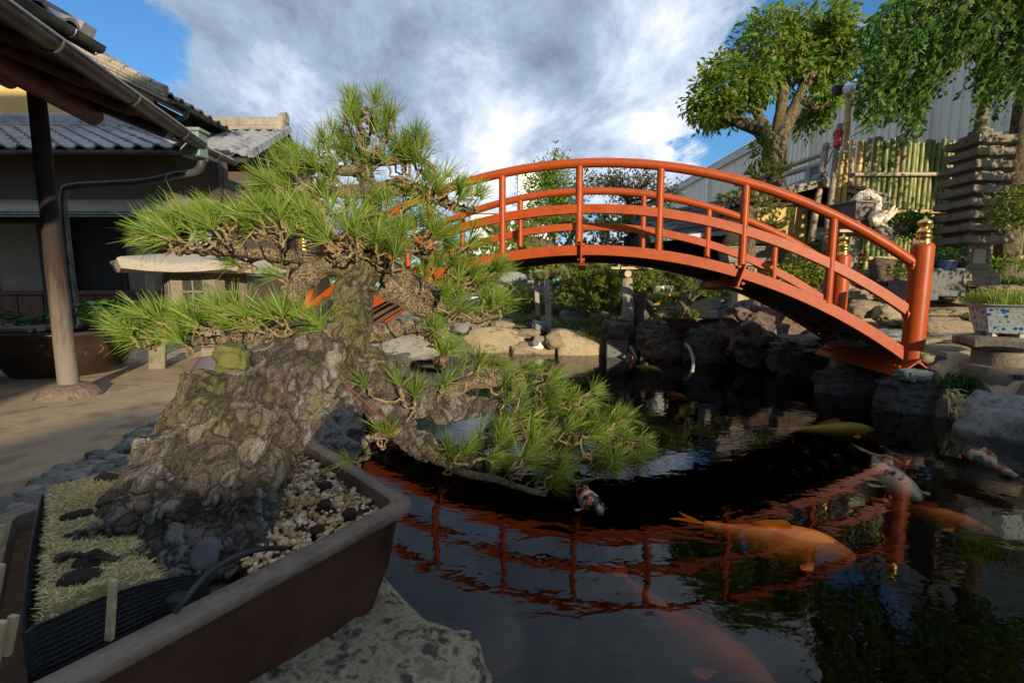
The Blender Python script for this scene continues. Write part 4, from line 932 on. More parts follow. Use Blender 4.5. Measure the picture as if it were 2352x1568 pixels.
def fern(name, label, c, r, h, n, m, size, seed, cat='fern'):
    rn = random.Random(seed); root = thing(name, label, cat, c); B, D = [], []; st = MB()
    for i in range(n):
        a = rn.uniform(0,6.283); l = r*rn.uniform(.6,1.1); hh = h*rn.uniform(.5,1.1)
        q = [Vector(c)+V(math.cos(a)*l*t, math.sin(a)*l*t, hh*(1.7*t-.9*t*t)) for t in (0,.25,.5,.75,1)]
        st.tube(q, .003, 4)
        for t in np.linspace(.2, 1, 9):
            p = Vector(c)+V(math.cos(a)*l*t, math.sin(a)*l*t, hh*(1.7*t-.9*t*t))
            for s in (-1,1): B.append(tuple(p)); D.append((math.cos(a)*.5-s*math.sin(a), math.sin(a)*.5+s*math.cos(a), .2))
    VV, Q = leafquads(B, D, size, seed, .42, .3, .15); link('foliage', mesh_np('foliage', VV, Q, [m]), root); st.build('stems', g_fern, root)['kind'] = 'stuff'; return root
fern('fern', 'green fern growing from the dark pot left of the porch post', V(-4.35,4.1,.7), .3, .22, 16, g_fern, .06, 1)
fern('leafy_plant', 'bright green leafy plant in the dark pot right of the downpipe', V(-3.82,4.3,.68), .26, .34, 14, g_fern, .09, 2, 'plant')
tp = thing('small_flower_pot', 'small terracotta flower pot on the rim of the large dark pot', 'flower pot', (-3.66,4.42,.755))
MB().lathe([(.06,.755),(.085,.86),(.095,.862),(.097,.89),(.085,.892),(.08,.85),(.02,.84)], (-3.66,4.42,0), 20).build('pot_body', m_clay, tp)
# ---------------------------------------------------------------- vegetation generators
def ell_pts(ells, seed, thr=-.12, fr=1.6, shell=.5):
    rn = random.Random(seed); out = []; dirs = []
    for cx, cy, rx, ry, Y, dY, n in ells:
        k = 0; c = P(cx, cy, Y)
        ex = (P(cx+rx, cy, Y)-c).length; ez = (P(cx, cy+ry, Y)-c).length
        while k < n:
            d = Vector((rn.gauss(0,1), rn.gauss(0,1), rn.gauss(0,1))).normalized(); r = rn.random()**shell
            p = c+V(d.x*ex*r, d.y*dY*r, d.z*ez*r)
            if noise.noise(p*fr+V(seed,seed*2,0)) < thr: 
                if rn.random() < .85: continue
            out.append(p); dirs.append(Vector((d.x*.7, d.y*.7, d.z*.5+.25))); k += 1
    return out, dirs
def leaf_tree(name, label, cat, base, limbs, ells, m, leaf, per=12, bark=m_trunk2, seed=1, droop=.35, aspect=.42, clus=.12, group=None, thr=-.12, twig=True, rb=None):
    root = thing(name, label, cat, base, group)
    mb = MB(); path = []
    for l in limbs:
        q = nodes(l); pts = [Vector(a[:3]) for a in q]; path += pts
        pts = [p+Vector((noise.noise(p*3), noise.noise(p*3+V(5,0,0)), 0))*q[i][3]*.35 for i, p in enumerate(pts)]
        mb.tube(pts, [a[3]*(1+.12*noise.noise(p*5)) for a, p in zip(q, pts)], 14)
    if limbs: mb.build('trunk', bark, root, sharp=60)
    pts, dirs = ell_pts(ells, seed, thr); g = np.random.default_rng(seed)
    if twig and path:
        tw = MB(); rn = random.Random(seed)
        for p in rn.sample(pts, min(len(pts), 110)):
            nr = min(path, key=lambda q: (q-p).length); md = nr.lerp(p, .5)+V(0,0,-.05); tw.tube([nr, md, p], [.022,.014,.006], 5)
        tw.build('twigs', bark, root)['kind'] = 'stuff'
    B = np.repeat(np.array([tuple(p) for p in pts]), per, 0); D = np.repeat(np.array([tuple(d) for d in dirs]), per, 0)
    B = B+g.normal(0, clus, B.shape); D = D+g.normal(0, .55, D.shape)
    VV, Q = leafquads(B, D, leaf, seed, aspect, .8, droop); link('crown', mesh_np('crown', VV, Q, [m]), root); return root
def pine_tree(name, label, cat, base, limbs, ells, seed=1, m=g_pine, ln=.11, wd=.008, k=16, group=None, thr=-.2, bark=m_trunk2):
    root = thing(name, label, cat, base, group); mb = MB(); path = []
    for l in limbs:
        q = nodes(l); pts = [Vector(a[:3]) for a in q]; path += pts; mb.tube(pts, [a[3] for a in q], 10, jit=.1)
    pts, dirs = ell_pts(ells, seed, thr, 2.2, .4); rn = random.Random(seed)
    for p in rn.sample(pts, min(len(pts), 60)):
        if path: nr = min(path, key=lambda q: (q-p).length); mb.tube([nr, nr.lerp(p,.5)-V(0,0,.03), p], [.014,.01,.005], 5)
    if mb.v: mb.build('trunk', bark, root, sharp=60)
    VV, Q = needles([tuple(p) for p in pts], [(d.x, d.y, d.z+.55) for d in dirs], [ln]*len(pts), k, .9, wd, seed)
    link('crown', mesh_np('crown', VV, Q, [m]), root); return root
def bush(name, label, cat, ells, m, leaf, seed, per=6, aspect=.5, group=None, base=None, thr=-.3):
    c = ells[0]; b = base or P(c[0], c[1]+c[3], c[4]); root = thing(name, label, cat, b, group)
    pts, dirs = ell_pts(ells, seed, thr, 3., .45); g = np.random.default_rng(seed)
    st = MB()
    for p in pts[::max(1, len(pts)//30)]: st.tube([Vector(b), Vector(b).lerp(p,.6)+V(0,0,.02), p], [.012,.008,.004], 5)
    st.build('stems', m_trunk2, root)['kind'] = 'stuff'
    B = np.repeat(np.array([tuple(p) for p in pts]), per, 0)+g.normal(0, leaf*.6, (len(pts)*per,3)); D = np.repeat(np.array([tuple(d) for d in dirs]), per, 0)+g.normal(0,.5,(len(pts)*per,3))
    VV, Q = leafquads(B, D, leaf, seed, aspect, .7, .1); link('foliage', mesh_np('foliage', VV, Q, [m]), root); return root
def grass(name, label, ells, m, h, seed, wd=.006, k=9, cat='grass', kind='stuff', droop=.5, spread=.8, lean=(0,0)):
    pts, _ = ell_pts(ells, seed, -.5); VV, Q = needles([tuple(p) for p in pts], [(lean[0],lean[1],1)]*len(pts), [h]*len(pts), k, spread, wd, seed, .05, droop)
    o = link(name, mesh_np(name, VV, Q, [m])); tag(o, label, cat)
    if kind: o['kind'] = kind
    return o
# ---------------------------------------------------------------- warehouse
wh = thing('warehouse', 'long pale grey corrugated metal warehouse wall beyond the bamboo fence', 'warehouse', (12,20,.5))
rows = [[], []]; y = 3.5; k = 0
while y < 33.5:
    for dy, dx in ((0,0),(.13,0),(.15,-.035),(.22,-.035),(.24,0)):
        yy = y+dy; x = 11.3-.03*yy
        rows[0].append(V(x+dx,yy,.3)); rows[1].append(V(x+dx,yy,7.25))
    y += .26
mb = MB(); mb.sheet(rows); mb.build('cladding', m_gsteel, wh, sharp=20)
mb = MB(); a, b = V(11.2,3.5,7.3), V(10.3,33.6,7.3); mb.bar(a, b, .3, .34); mb.build('eave_fascia', m_gtrim, wh)
mb = MB()
for i in range(150): p = a.lerp(b, i/150)+V(.0,0,.2); mb.box(p, (.34,.1,.07))
slab(mb, [a+V(-.1,0,.2), b+V(-.1,0,.2), b+V(9,0,1.4), a+V(9,0,1.4)], .05); mb.build('roof_sheet', m_gtrim, wh)
mb = MB().add([V(10.3,33.5,.3), V(19,33.5,.3), V(19,33.5,8.4), V(10.3,33.5,7.2)], [(0,1,2,3)]); mb.build('end_wall', m_gsteel, wh, sharp=0)
for yy in (12.5, 17., 25.): MB().tube([V(11.1-.03*yy,yy,.3), V(11.1-.03*yy,yy,7.1)], .06, 10).build('downpipe', m_white, wh)
# ---------------------------------------------------------------- bamboo fence
bf = thing('bamboo_fence', 'tall screen of upright green and tan bamboo poles with horizontal rails', 'fence', (6.7,7.6,1.2))
m_bamboo = islandmat('x', [(0,0,0),(1,1,1)])
def bamboo_mat(name, cols, rough=.45):
    m, nt, bs = newmat(name); bs.inputs['Roughness'].default_value = rough
    oi = N(nt, 'ShaderNodeObjectInfo'); rp = ramp(nt, [(i/(len(cols)-1), c) for i, c in enumerate(cols)]); L(nt, oi, 'Random', rp, 0)
    tc = N(nt, 'ShaderNodeTexCoord'); mp = N(nt, 'ShaderNodeMapping'); mp.inputs['Scale'].default_value = (5,5,1.); L(nt, tc, 'Object', mp, 0)
    n1 = N(nt, 'ShaderNodeTexNoise', i_Scale=6, i_Detail=6); L(nt, mp, 0, n1, 'Vector')
    mx = N(nt, 'ShaderNodeMixRGB', blend_type='OVERLAY', i_Fac=.55); L(nt, rp, 0, mx, 1); L(nt, n1, 'Fac', mx, 2); L(nt, mx, 0, bs, 'Base Color'); return m
m_bamg = bamboo_mat('green_bamboo', [(.07,.11,.02), (.13,.17,.03), (.21,.17,.06), (.1,.13,.025), (.16,.19,.045), (.28,.2,.08)])
m_bamy = mat('yellow_bamboo', (.42,.27,.07), (.58,.42,.15), 3, .4, .1, 20)
m_bamgrey = mat('grey_bamboo', (.26,.21,.14), (.42,.36,.26), 4, .6, .2, 20)
def culm(mb, a, b, r, node=.32, off=0.):
    a, b = Vector(a), Vector(b); l = (b-a).length; pts, rad = [], []
    z = 0; marks = [off]
    while marks[-1]+node < l: marks.append(marks[-1]+node)
    S = [(0, r)]
    for mk in marks:
        if .02 < mk < l-.02: S += [(mk-.014, r*.97), (mk-.004, r*1.1), (mk+.004, r*1.1), (mk+.014, r*.97)]
    S.append((l, r*.96))
    mb.tube([a+(b-a)*(s/l) for s, _ in S], [q for _, q in S], 12)
rn = random.Random(3); x = 5.4; i = 0
while x < 9.6:
    r = rn.uniform(.034,.046); top = 3.42+rn.uniform(-.06,.05); mb = MB(); culm(mb, (x+r,7.6+rn.uniform(-.012,.012),1.15), (x+r+rn.uniform(-.02,.02),7.6,top), r, rn.uniform(.26,.36), rn.uniform(0,.25))
    mb.build('bamboo_pole', m_bamy if i < 2 else m_bamg, bf, sharp=50); x += 2*r+(.03 if rn.random() < .14 else .003); i += 1
for z in (1.55, 2.28, 2.86): mb = MB(); culm(mb, (5.33,7.52,z), (9.7,7.52,z+.02), .032, .4); mb.build('bamboo_rail', m_bamgrey if z > 2.5 else m_bamy, bf, sharp=50)
# poles, camera, lamp
cpole = thing('camera_pole', 'tall yellow bamboo pole carrying a white round security camera beside the fence', 'security camera', (5.08,7.45,1.2))
mb = MB(); culm(mb, (5.28,7.45,1.1), P(1950,216,7.4), .043, .42); mb.build('bamboo_pole', m_bamy, cpole, sharp=50)
c = P(1950,205,7.35); mb = MB(); mb.lathe([(.001,-.1),(.06,-.085),(.085,-.03),(.085,.03),(.06,.075),(.001,.09)], (0,0,0), 20); o = mb.build('camera_housing', m_white, cpole); place_abs(o, c, (0,R(75),.5))
mb = MB().lathe([(.001,-.01),(.045,0),(.03,.04),(.001,.05)], (0,0,0), 16); o2 = mb.build('camera_lens', m_black, o); place_abs(o2, c+V(.075,-.05,0), (0,R(75),-.4))
MB().box(c+V(-.13,.05,0), (.12,.1,.13)).build('mount_box', m_black, cpole, bevel=.01)
mb = MB(); rl = P(1925,345,7.3); culm(mb, (rl.x-.12,7.3,1.1), (rl.x,7.3,3.55), .045, .5); tag(mb.build('post', m_greywood, sharp=50), 'weathered round post with a red lamp near its top left of the bamboo fence', 'post')
al = thing('red_lamp', 'small red cylindrical alarm lamp strapped to the weathered post', 'lamp', P(1925,325,7.22))
c = P(1925,312,7.22); MB().lathe([(.05,-.16),(.06,-.15),(.06,-.04),(.064,-.035),(.064,-.02),(.058,-.015),(.058,.06),(.05,.09),(.03,.1)], c, 20).build('lamp_body', m_plastred, al)
mb = MB()
for k in range(8): a = k*.785; mb.box(c+V(.058*math.cos(a), .058*math.sin(a), .03), (.012,.012,.07), rz(a))
mb.build('lamp_grille', mat('dark_red', (.15,.01,.015)), al)
def polething(a, b, r, m, label, grp=None): mb = MB(); culm(mb, a, b, r, .38); return tag(mb.build('bamboo_pole', m, sharp=50), label, 'bamboo pole', grp)
polething(P(1862,560,7.6), P(1898,330,7.6), .05, m_bamgrey, 'leaning pale bamboo pole in front of the ochre hut')
polething(P(1915,520,7.45), P(1937,345,7.4), .036, m_bamy, 'thin yellow bamboo pole tied beside the camera pole')
polething(P(1700,432,9.5), P(1893,375,7.7), .045, m_bamgrey, 'lower sloping bamboo rail above the ochre hut roof', 'sloping rails')
polething(P(1690,425,9.5), P(1898,352,7.7), .04, m_bamgrey, 'upper sloping bamboo rail above the ochre hut roof', 'sloping rails')
for (pa, pb, sag, lb) in ((P(1640,455,11), P(2060,255,7.5), .12, 'thin dark cable running along the warehouse wall to the fence'), (P(2160,345,7.5), P(2420,250,6.5), .1, 'thin dark cable rising to the right behind the pagoda'), (P(1895,385,7.7), P(1942,270,7.45), .05, 'thin cable looping between the lamp post and the camera pole')):
    q = [pa.lerp(pb, t/12)-V(0,0,sag*4*(t/12)*(1-t/12)) for t in range(13)]; tag(MB().tube(q, .008, 5).build('cable', m_rubber), lb, 'cable')
# ---------------------------------------------------------------- pagoda
PG = V(5.98, 6.1, 0)
pg = thing('stone_pagoda', 'tall many tiered weathered stone pagoda in front of the bamboo fence', 'pagoda', (PG.x,PG.y,1.15))
def sq(r, z, lift=0., n=6):
    out = []
    cs = [(-r,-r),(r,-r),(r,r),(-r,r)]
    for k in range(4):
        a, b = V(*cs[k],0), V(*cs[(k+1)%4],0)
        for j in range(n): t = j/n; out.append(PG+a.lerp(b,t)+V(0,0,z+lift*abs(2*t-1)**2.5))
    return out
mb = MB(); mb.loft([sq(.24,1.1), sq(.24,1.24), sq(.21,1.25), sq(.21,1.3)]); mb.build('base', m_pagoda, pg, bevel=.01)
b = MB(); b.loft([sq(.165,1.3), sq(.165,1.64)]); b = b.build('body', m_pagoda, pg, bevel=.01)
MB().add([PG+V(-.08,-.168,1.38), PG+V(.08,-.168,1.38), PG+V(.08,-.168,1.54), PG+V(-.02,-.168,1.57), PG+V(-.08,-.168,1.54)], [(0,1,2,3,4)]).build('carving', m_granite, b, sharp=0)
z = 1.62; r = .295
for k in range(9):
    mb = MB(); h = .105
    mb.loft([sq(r*.62,z), sq(r*.97,z+.006,.01), sq(r,z+.015,.014), sq(r*.98,z+.09,.016), sq(r*.6,z+.108), sq(r*.55,z+.112)]); mb.build('tier_roof', m_pagoda, pg, sharp=40)
    mb = MB().loft([sq(r*.62,z+.1), sq(r*.6,z+.158)]); mb.build('tier_body', m_pagoda, pg)
    z += .153; r *= .972
pr = [(.12,z),(.12,z+.05)]; zz = z+.05
for k in range(9): pr += [(.07-.004*k,zz+.005),(.08-.0045*k,zz+.015),(.08-.0045*k,zz+.04),(.07-.004*k,zz+.05)]; zz += .058
pr += [(.05,zz),(.07,zz+.05),(.04,zz+.1),(.001,zz+.16)]
MB().lathe(pr, PG, 20).build('finial', m_pagoda, pg)
# ---------------------------------------------------------------- ochre hut and open shed
hut = thing('ochre_hut', 'small ochre plaster hut with low tiled gable roof beside the bamboo fence', 'hut', (4.9,8.3,.9))
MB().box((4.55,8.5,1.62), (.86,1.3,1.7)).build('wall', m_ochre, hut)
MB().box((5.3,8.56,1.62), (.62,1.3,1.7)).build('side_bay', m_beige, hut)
MB().box((4.99,7.82,1.62), (.07,.1,1.7)).build('corner_post', m_darkwood, hut)
a = V(4.95,7.5,2.76)
for s in (-1,1):
    mb = MB(); up = V(-s*1.0,0,.24); e0 = a+V(s*1.0,0,-.24); tile_roof(mb, e0 if s > 0 else e0+V(0,1.8,0), (0,s,0), up, 1.8, up.length, .2, .2); mb.build('roof', m_tile, hut)
    mb = MB(); mb.bar(a+V(0,.0,-.05), e0+V(0,.0,-.05), .05, .07); mb.bar(a+V(0,-.03,.01), e0+V(0,-.03,.01), .05, .04); mb.build('bargeboard', m_greywood, hut)
mb = MB(); ridge(mb, a, a+V(0,1.8,0), .16, .08); mb.box(a+V(.02,.3,.16), (.2,.12,.2)); mb.build('ridge', m_tile, hut)
MB().tube([a+V(0,-.07,-.04), a+V(0,.3,-.04)], .055, 14).build('ridge_beam', m_plank, hut)
mb = MB(); slab(mb, [V(3.95,7.75,2.47), V(5.9,7.75,2.47), V(5.9,9,2.47), V(3.95,9,2.47)], .04); mb.build('eave_boards', m_darkwood, hut, sharp=0)
MB().box((5.15,7.87,1.98), (.16,.1,.2)).build('meter_box', m_gtrim, hut, bevel=.01)
shd = thing('open_shed', 'low dark open fronted shed with grey shingled roof seen through the bridge railing', 'shed', (4.2,10.3,.8))
mb = MB(); slab(mb, [V(2.75,9.1,2.02), V(5.5,8.9,2.3), V(5.5,11,3.25), V(2.75,11.3,2.75)], .05)
for k in range(6): t = k/6; mb.bar(V(2.75,9.1,2.06).lerp(V(2.75,11.3,2.79),t), V(5.5,8.9,2.34).lerp(V(5.5,11,3.29),t), .02, .02)
mb.build('roof', m_shingle, shd)
mb = MB(); mb.bar(V(2.7,9.05,1.99), V(5.5,8.85,2.27), .06, .08); mb.build('eave_gutter', m_gtrim, shd)
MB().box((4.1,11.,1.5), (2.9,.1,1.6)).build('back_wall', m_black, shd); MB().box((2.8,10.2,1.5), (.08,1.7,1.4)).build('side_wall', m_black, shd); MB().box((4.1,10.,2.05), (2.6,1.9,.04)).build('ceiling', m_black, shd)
for x in (2.95, 4.85): MB().box((x,9.3,1.5), (.13,.13,1.5)).build('shed_post', m_greywood, shd)
MB().box((3.6,10.9,1.35), (.55,.05,1.)).build('door_panel', m_redwood, shd)
# ---------------------------------------------------------------- trees on the right and behind
leaf_tree('broadleaf_tree', 'broad green tree with thick forked mossy trunk rising behind the bridge end', 'tree', P(1780,520,10.2),
  [[(1782,540,10.2,27),(1776,430,10.2,23),(1778,345,10.2,24),(1770,318,10.2,20)], [(1775,335,10.2,20),(1740,298,10.1,14),(1700,280,10,12),(1655,262,9.9,10),(1620,235,9.8,6)], [(1782,330,10.2,22),(1808,280,10.2,16),(1836,225,10.2,12),(1862,170,10.2,11),(1900,130,10.3,7)], [(1785,320,10.2,17),(1795,250,10.3,12),(1800,180,10.3,10),(1790,110,10.3,6)], [(1760,300,10.1,12),(1730,240,10,8),(1720,180,10,5)], [(1836,225,10.2,9),(1880,250,10.1,6),(1905,230,10,4)]],
  [(1635,235,62,55,9.9,.7,85),(1700,195,80,60,10.1,.8,95),(1770,110,90,75,10.2,.9,125),(1860,85,95,65,10.3,.9,125),(1930,135,62,55,10.3,.8,80),(1850,170,70,40,10.5,.6,70),(1680,265,60,28,10.3,.5,40),(1860,285,32,32,10.8,.3,25),(1890,225,50,35,10.2,.6,40),(1745,345,22,25,10,.3,8),(1660,160,40,30,10,.5,25),(1905,60,45,25,10.3,.5,28)], g_leafred, .15, 15, seed=11, droop=.55, clus=.075, aspect=.38, thr=-.02)
def weeping():
    root = thing('weeping_tree', 'dense weeping green tree hanging over the pagoda at the upper right', 'tree', V(7.35,6.9,1.2))
    mb = MB(); q = smooth_path([(7.35,6.9,1.0,.16),(7.3,6.85,2.4,.14),(7.05,6.6,3.8,.12),(6.8,6.3,5.0,.08)], 6); mb.tube([V(*a[:3]) for a in q], [a[3] for a in q], 12)
    rn = random.Random(8); B, D = [], []
    for i in range(700):
        px = rn.uniform(2015, 2560); top = 90-((px-1990)/190)**.6*230 if px < 2230 else -150
        Y = 5.7+rn.uniform(-.75,.75); py = rn.uniform(top, min(235, top+330))
        low = 285+40*math.sin(px/37)+25*math.sin(px/13+2)-(110 if 2150 < px < 2260 else 0)+(30 if px < 2080 else 0)-(60 if px > 2340 else 0)
        py = min(py, low-80); st_ = P(px, py, Y); ln = rn.uniform(.3,.85)
        e = P(px-rn.uniform(10,60), min(py+ln*190, low+rn.uniform(-40,20)), Y)
        n = max(4, int((e-st_).length/.02)); md = st_.lerp(e,.35)+V(-.06,0,.04); pv = None
        cr = [((1-t)**2)*st_+2*t*(1-t)*md+t*t*e for t in [k/n for k in range(n+1)]]
        if i % 2 == 0: mb.tube(cr, .004, 4)
        for p in cr:
            a = rn.uniform(0,6.283); B.append(tuple(p)); D.append((.8*math.cos(a)-.15, .8*math.sin(a), -.35))
        if i % 6 == 0: mb.tube([V(6.9,6.35,4.7), V(6.9,6.35,4.9).lerp(st_,.5)+V(0,0,.2), st_], [.03,.018,.006], 6)
    mb.build('trunk', m_trunk2, root)
    VV, Q = leafquads(B, D, .066, 8, .6, .6, .45, .4); link('crown', mesh_np('crown', VV, Q, [g_dark]), root)
weeping()
sg_ = thing('unseen_side_tree', 'unseen leafy tree added beyond the right edge to throw dappled shade on the pagoda', 'tree', V(7.3,3.4,.4))  # added out of view to dapple the pagoda and fence with shade
mb = MB(); mb.tube([V(7.3,3.4,.3), V(7.25,3.4,1.3), V(7.1,3.3,2.4), V(7.0,3.2,3.4)], [.14,.12,.1,.05], 12); mb.build('trunk', m_trunk2, sg_)
rn = random.Random(77); B, D = [], []
for i in range(420):
    d = V(rn.gauss(0,1), rn.gauss(0,1), rn.gauss(0,1)).normalized()*rn.random()**.4; c = V(7.35+d.x*1.35, 3.2+d.y*.9, 2.75+d.z*1.45)
    if noise.noise(c*1.5) < -.08: continue
    for k in range(10): B.append((c.x+rn.gauss(0,.09), c.y+rn.gauss(0,.09), c.z+rn.gauss(0,.07))); D.append((rn.gauss(0,1), rn.gauss(0,1), rn.gauss(0,.6)))
VV, Q = leafquads(B, D, .09, 9, .5, .6, .3); link('crown', mesh_np('crown', VV, Q, [g_dark]), sg_)
leaf_tree('layered_conifer', 'low layered yellow green conifer branches reaching in at the right edge', 'tree', V(6.3,5.4,1.1), [[(2420,640,5.3,16),(2400,540,5.3,12),(2370,470,5.2,8)]], [(2335,455,45,8,5.2,.25,45),(2320,488,45,9,5.2,.25,45),(2330,508,40,6,5.2,.2,25),(2400,430,60,15,5.3,.3,60),(2400,490,60,15,5.3,.3,60)], g_bush, .05, 10, seed=13, droop=.1, clus=.035, thr=-.4, twig=False)
leaf_tree('dawn_conifer', 'leafy green conifer with a single sprig standing above the bridge crown', 'tree', P(1265,600,14), [[(1268,640,14,9),(1268,480,14,7),(1268,400,14,4),(1276,345,14,1.5)]], [(1265,480,75,60,14,1.0,160),(1262,430,62,45,14,.9,120),(1270,400,40,25,14,.6,40),(1335,430,30,40,14,.5,30),(1277,362,10,4,14,.1,4),(1255,365,6,3,14,.1,2),(1298,362,6,3,14,.1,2),(1278,345,8,5,14,.1,3)], g_leaf, .12, 12, seed=14, droop=.1, clus=.12, aspect=.35)
leaf_tree('tinted_maple', 'airy maple with bronze tinted leaves behind the middle of the bridge', 'tree', P(1450,600,13), [[(1455,640,13,9),(1450,520,13,7),(1440,450,13,4)]], [(1445,420,75,25,13,.9,130),(1395,415,35,16,13,.5,35),(1520,440,40,30,13,.6,55),(1465,455,70,22,13,.8,60)], g_maple, .09, 11, seed=15, droop=.25, clus=.1)
pine_tree('spreading_pine', 'spreading garden pine with leaning pale trunk seen through the left bridge railings', 'tree', P(1290,640,11), [[(1310,660,11,16),(1285,600,11,14),(1250,560,11,11),(1200,560,11,6)], [(1285,590,11,9),(1310,550,11,6),(1320,520,11,4)]], [(1180,525,70,26,11,.7,260),(1260,512,65,28,11,.7,280),(1320,525,45,24,11,.6,150),(1160,580,70,22,11,.7,120),(1230,585,50,18,11,.6,80),(1310,590,40,16,11,.5,50),(1140,610,60,20,11,.6,120),(1200,550,90,20,11,.7,120),(1330,610,60,25,11,.6,90)], 16, k=18, ln=.13, wd=.011)
pine_tree('rounded_pine', 'dense rounded garden pine seen through the right bridge railings at centre', 'tree', P(1440,640,11.5), [[(1450,680,11.5,18),(1440,600,11.5,14),(1450,540,11.5,9)]], [(1420,515,80,32,11.5,.8,300),(1490,510,65,32,11.5,.7,240),(1390,560,50,25,11.5,.6,80),(1480,560,65,26,11.5,.7,110),(1520,545,30,30,11.5,.5,50),(1440,600,90,30,11.5,.6,150)], 17, k=18, ln=.13, wd=.011)
leaf_tree('yellow_green_tree', 'pale yellow green tree in the distance behind the bonsai branches', 'tree', P(930,600,14), [[(930,640,14,10),(925,520,14,6)]], [(930,490,85,35,14,1.,130),(860,520,60,35,14,.9,90),(1000,510,40,25,14,.6,40),(780,500,60,40,15,.9,70)], g_bush, .11, 11, seed=18, droop=.15, clus=.12, aspect=.4)
pine_tree('cloud_pruned_pine', 'cloud pruned pine with dark twisted trunk and three pads beside the ochre hut', 'tree', P(1715,600,7.1), [[(1720,590,7.1,13),(1722,520,7.1,13),(1712,490,7.1,16),(1735,470,7.1,11),(1715,440,7.1,9),(1760,410,7.1,5)], [(1725,510,7.1,7),(1770,515,7.1,5)], [(1710,470,7.1,7),(1680,460,7.1,4)]], [(1755,400,42,20,7.1,.35,85),(1690,458,36,17,7.1,.3,60),(1745,462,42,16,7.1,.3,60),(1778,505,36,26,7.1,.32,90),(1790,390,20,12,7.1,.2,20)], 19, k=22, ln=.08, wd=.007)
bush('clipped_hedge', 'long clipped green hedge closing the garden behind the pines', 'hedge', [(1100,620,260,60,13,.6,420),(1400,610,220,60,13,.6,420),(820,620,130,60,13.5,.6,200)], g_leaf, .15, 20, 8, base=V(.5,13,.8))
wt = thing('white_tower', 'distant white apartment tower with rooftop aerials beyond the trees', 'building', V(0.5,42,.3))
c = P(1205,500,42); MB().box((c.x+.4,42,(P(0,395,42).z)/2), (2.0,2.,P(0,395,42).z)).build('tower_block', m_white, wt)
mb = MB()
for dx, t in ((-.6,385),(-.2,372),(.1,380)): mb.tube([V(c.x+dx,41.5,P(0,505,41.5).z), V(c.x+dx,41.5,P(0,t,41.5).z)], .07, 6); mb.box(V(c.x+dx,41.4,P(0,t+10,41.5).z), (.3,.2,.8))
mb.build('rooftop_aerials', m_gtrim, wt)
wr = thing('white_roofed_building', 'distant low white flat roofed building between the bonsai and bridge', 'building', V(-.5,30,.3)); a = P(1135,492,30); b = P(1215,492,30)
MB().box(((a.x+b.x)/2,31,a.z/2), (b.x-a.x+3,2,a.z)).build('wall', m_white, wr); MB().box(((a.x+b.x)/2,31,a.z+.1), (b.x-a.x+3.4,2.4,.16)).build('roof', m_gtrim, wr)
to = thing('red_torii', 'small red torii gate far off among the pines behind the bridge', 'torii gate', P(1203,600,12.5))
ty = 12.5; mb = MB()
for px in (1198, 1232): MB().tube([P(px,600,ty), P(px,550,ty)], .055, 10).build('torii_post', m_red, to)
MB().bar(P(1183,548,ty), P(1247,548,ty), .1, .1).build('torii_lintel', m_red, to); MB().bar(P(1192,562,ty), P(1240,562,ty), .07, .07).build('torii_tie_beam', m_red, to)
# ---------------------------------------------------------------- far bank rocks
def rk(px, py, Y, wpx, hpx, m, label, depth=.8, proto=None, rot=None, cat='rock', name='rock', group=None, sink=0.):
    c = P(px, py, Y); s = Y/F; k = 1/max(.75, math.cos(math.atan(abs(px-CX)/F)))
    return rock((c.x, c.y, c.z-sink), (wpx*s/2, wpx*s/2*depth, hpx*s/2), m, label, cat, proto, rot or (0,0,0), group, name)
rk(1150,795,7.75,190,88,m_stone_tan,'long flat faced tan boulder forming the far pond edge left of the round stone', .35)
rk(1335,800,7.45,160,80,m_stone_tan,'long grey tan boulder forming the far pond edge right of the round stone', .35)
rk(1232,806,7.5,110,40,m_stone_tan,'low rough tan boulder at the waterline below the round stone', .4)
rk(1273,782,7.3,46,36,m_stone_tan,'round tan stone set in pale mortar on the far pond edge', .8)
rk(1238,790,7.42,34,34,m_mortar,'patch of pale mortar beside the round stone on the pond edge', .4, cat='mortar', name='mortar_patch')
rk(1238,778,7.32,24,14,m_stone_grey,'flat dark pebble lying on the pale mortar', .7); rk(1230,787,7.3,16,15,m_stone_grey,'small dark stone wedged below the flat pebble in the mortar', .7)
sl = P(1417,790,7.12); b = MB().box((sl.x,7.14,.13), (.33,.12,.62)); tag(b.build('stone_slab', m_slab, bevel=.015), 'upright grey stone slab standing in the water on the far bank', 'stone slab')
rk(1415,758,7.15,62,40,m_stone_brown,'brown boulder sitting on top of the upright grey slab', .8)
rk(1475,715,7.5,44,88,m_stone_brown,'tall narrow reddish lava rock beside the table post', .7, LAVA)
rk(1492,755,7.2,60,40,m_stone_brown,'crumbly lava rock at the foot of the tall lava pillar', .8, LAVA)
rk(1555,800,6.95,180,105,m_stone_brown,'wide dark brown rock face above the water near the beige hose', .4, LAVA)
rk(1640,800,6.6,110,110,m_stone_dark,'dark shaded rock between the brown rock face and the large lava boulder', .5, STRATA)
rk(1650,735,6.7,60,44,m_stone_blue,'blue green boulder on the bank next to the dark bonsai pot', .8)
rk(1775,765,6.2,220,150,m_stone_brown,'huge pitted lava boulder under the right half of the bridge', .6, LAVA)
rk(1620,770,6.9,36,26,m_stone_grey,'small grey stone below the blue green boulder', .8)
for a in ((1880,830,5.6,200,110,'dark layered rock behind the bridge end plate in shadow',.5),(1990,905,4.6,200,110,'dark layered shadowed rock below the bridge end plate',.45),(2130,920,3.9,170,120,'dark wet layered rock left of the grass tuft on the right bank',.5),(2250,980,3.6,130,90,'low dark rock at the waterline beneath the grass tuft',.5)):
    rk(a[0],a[1],a[2],a[3],a[4],m_stone_dark,a[5],a[6],STRATA)
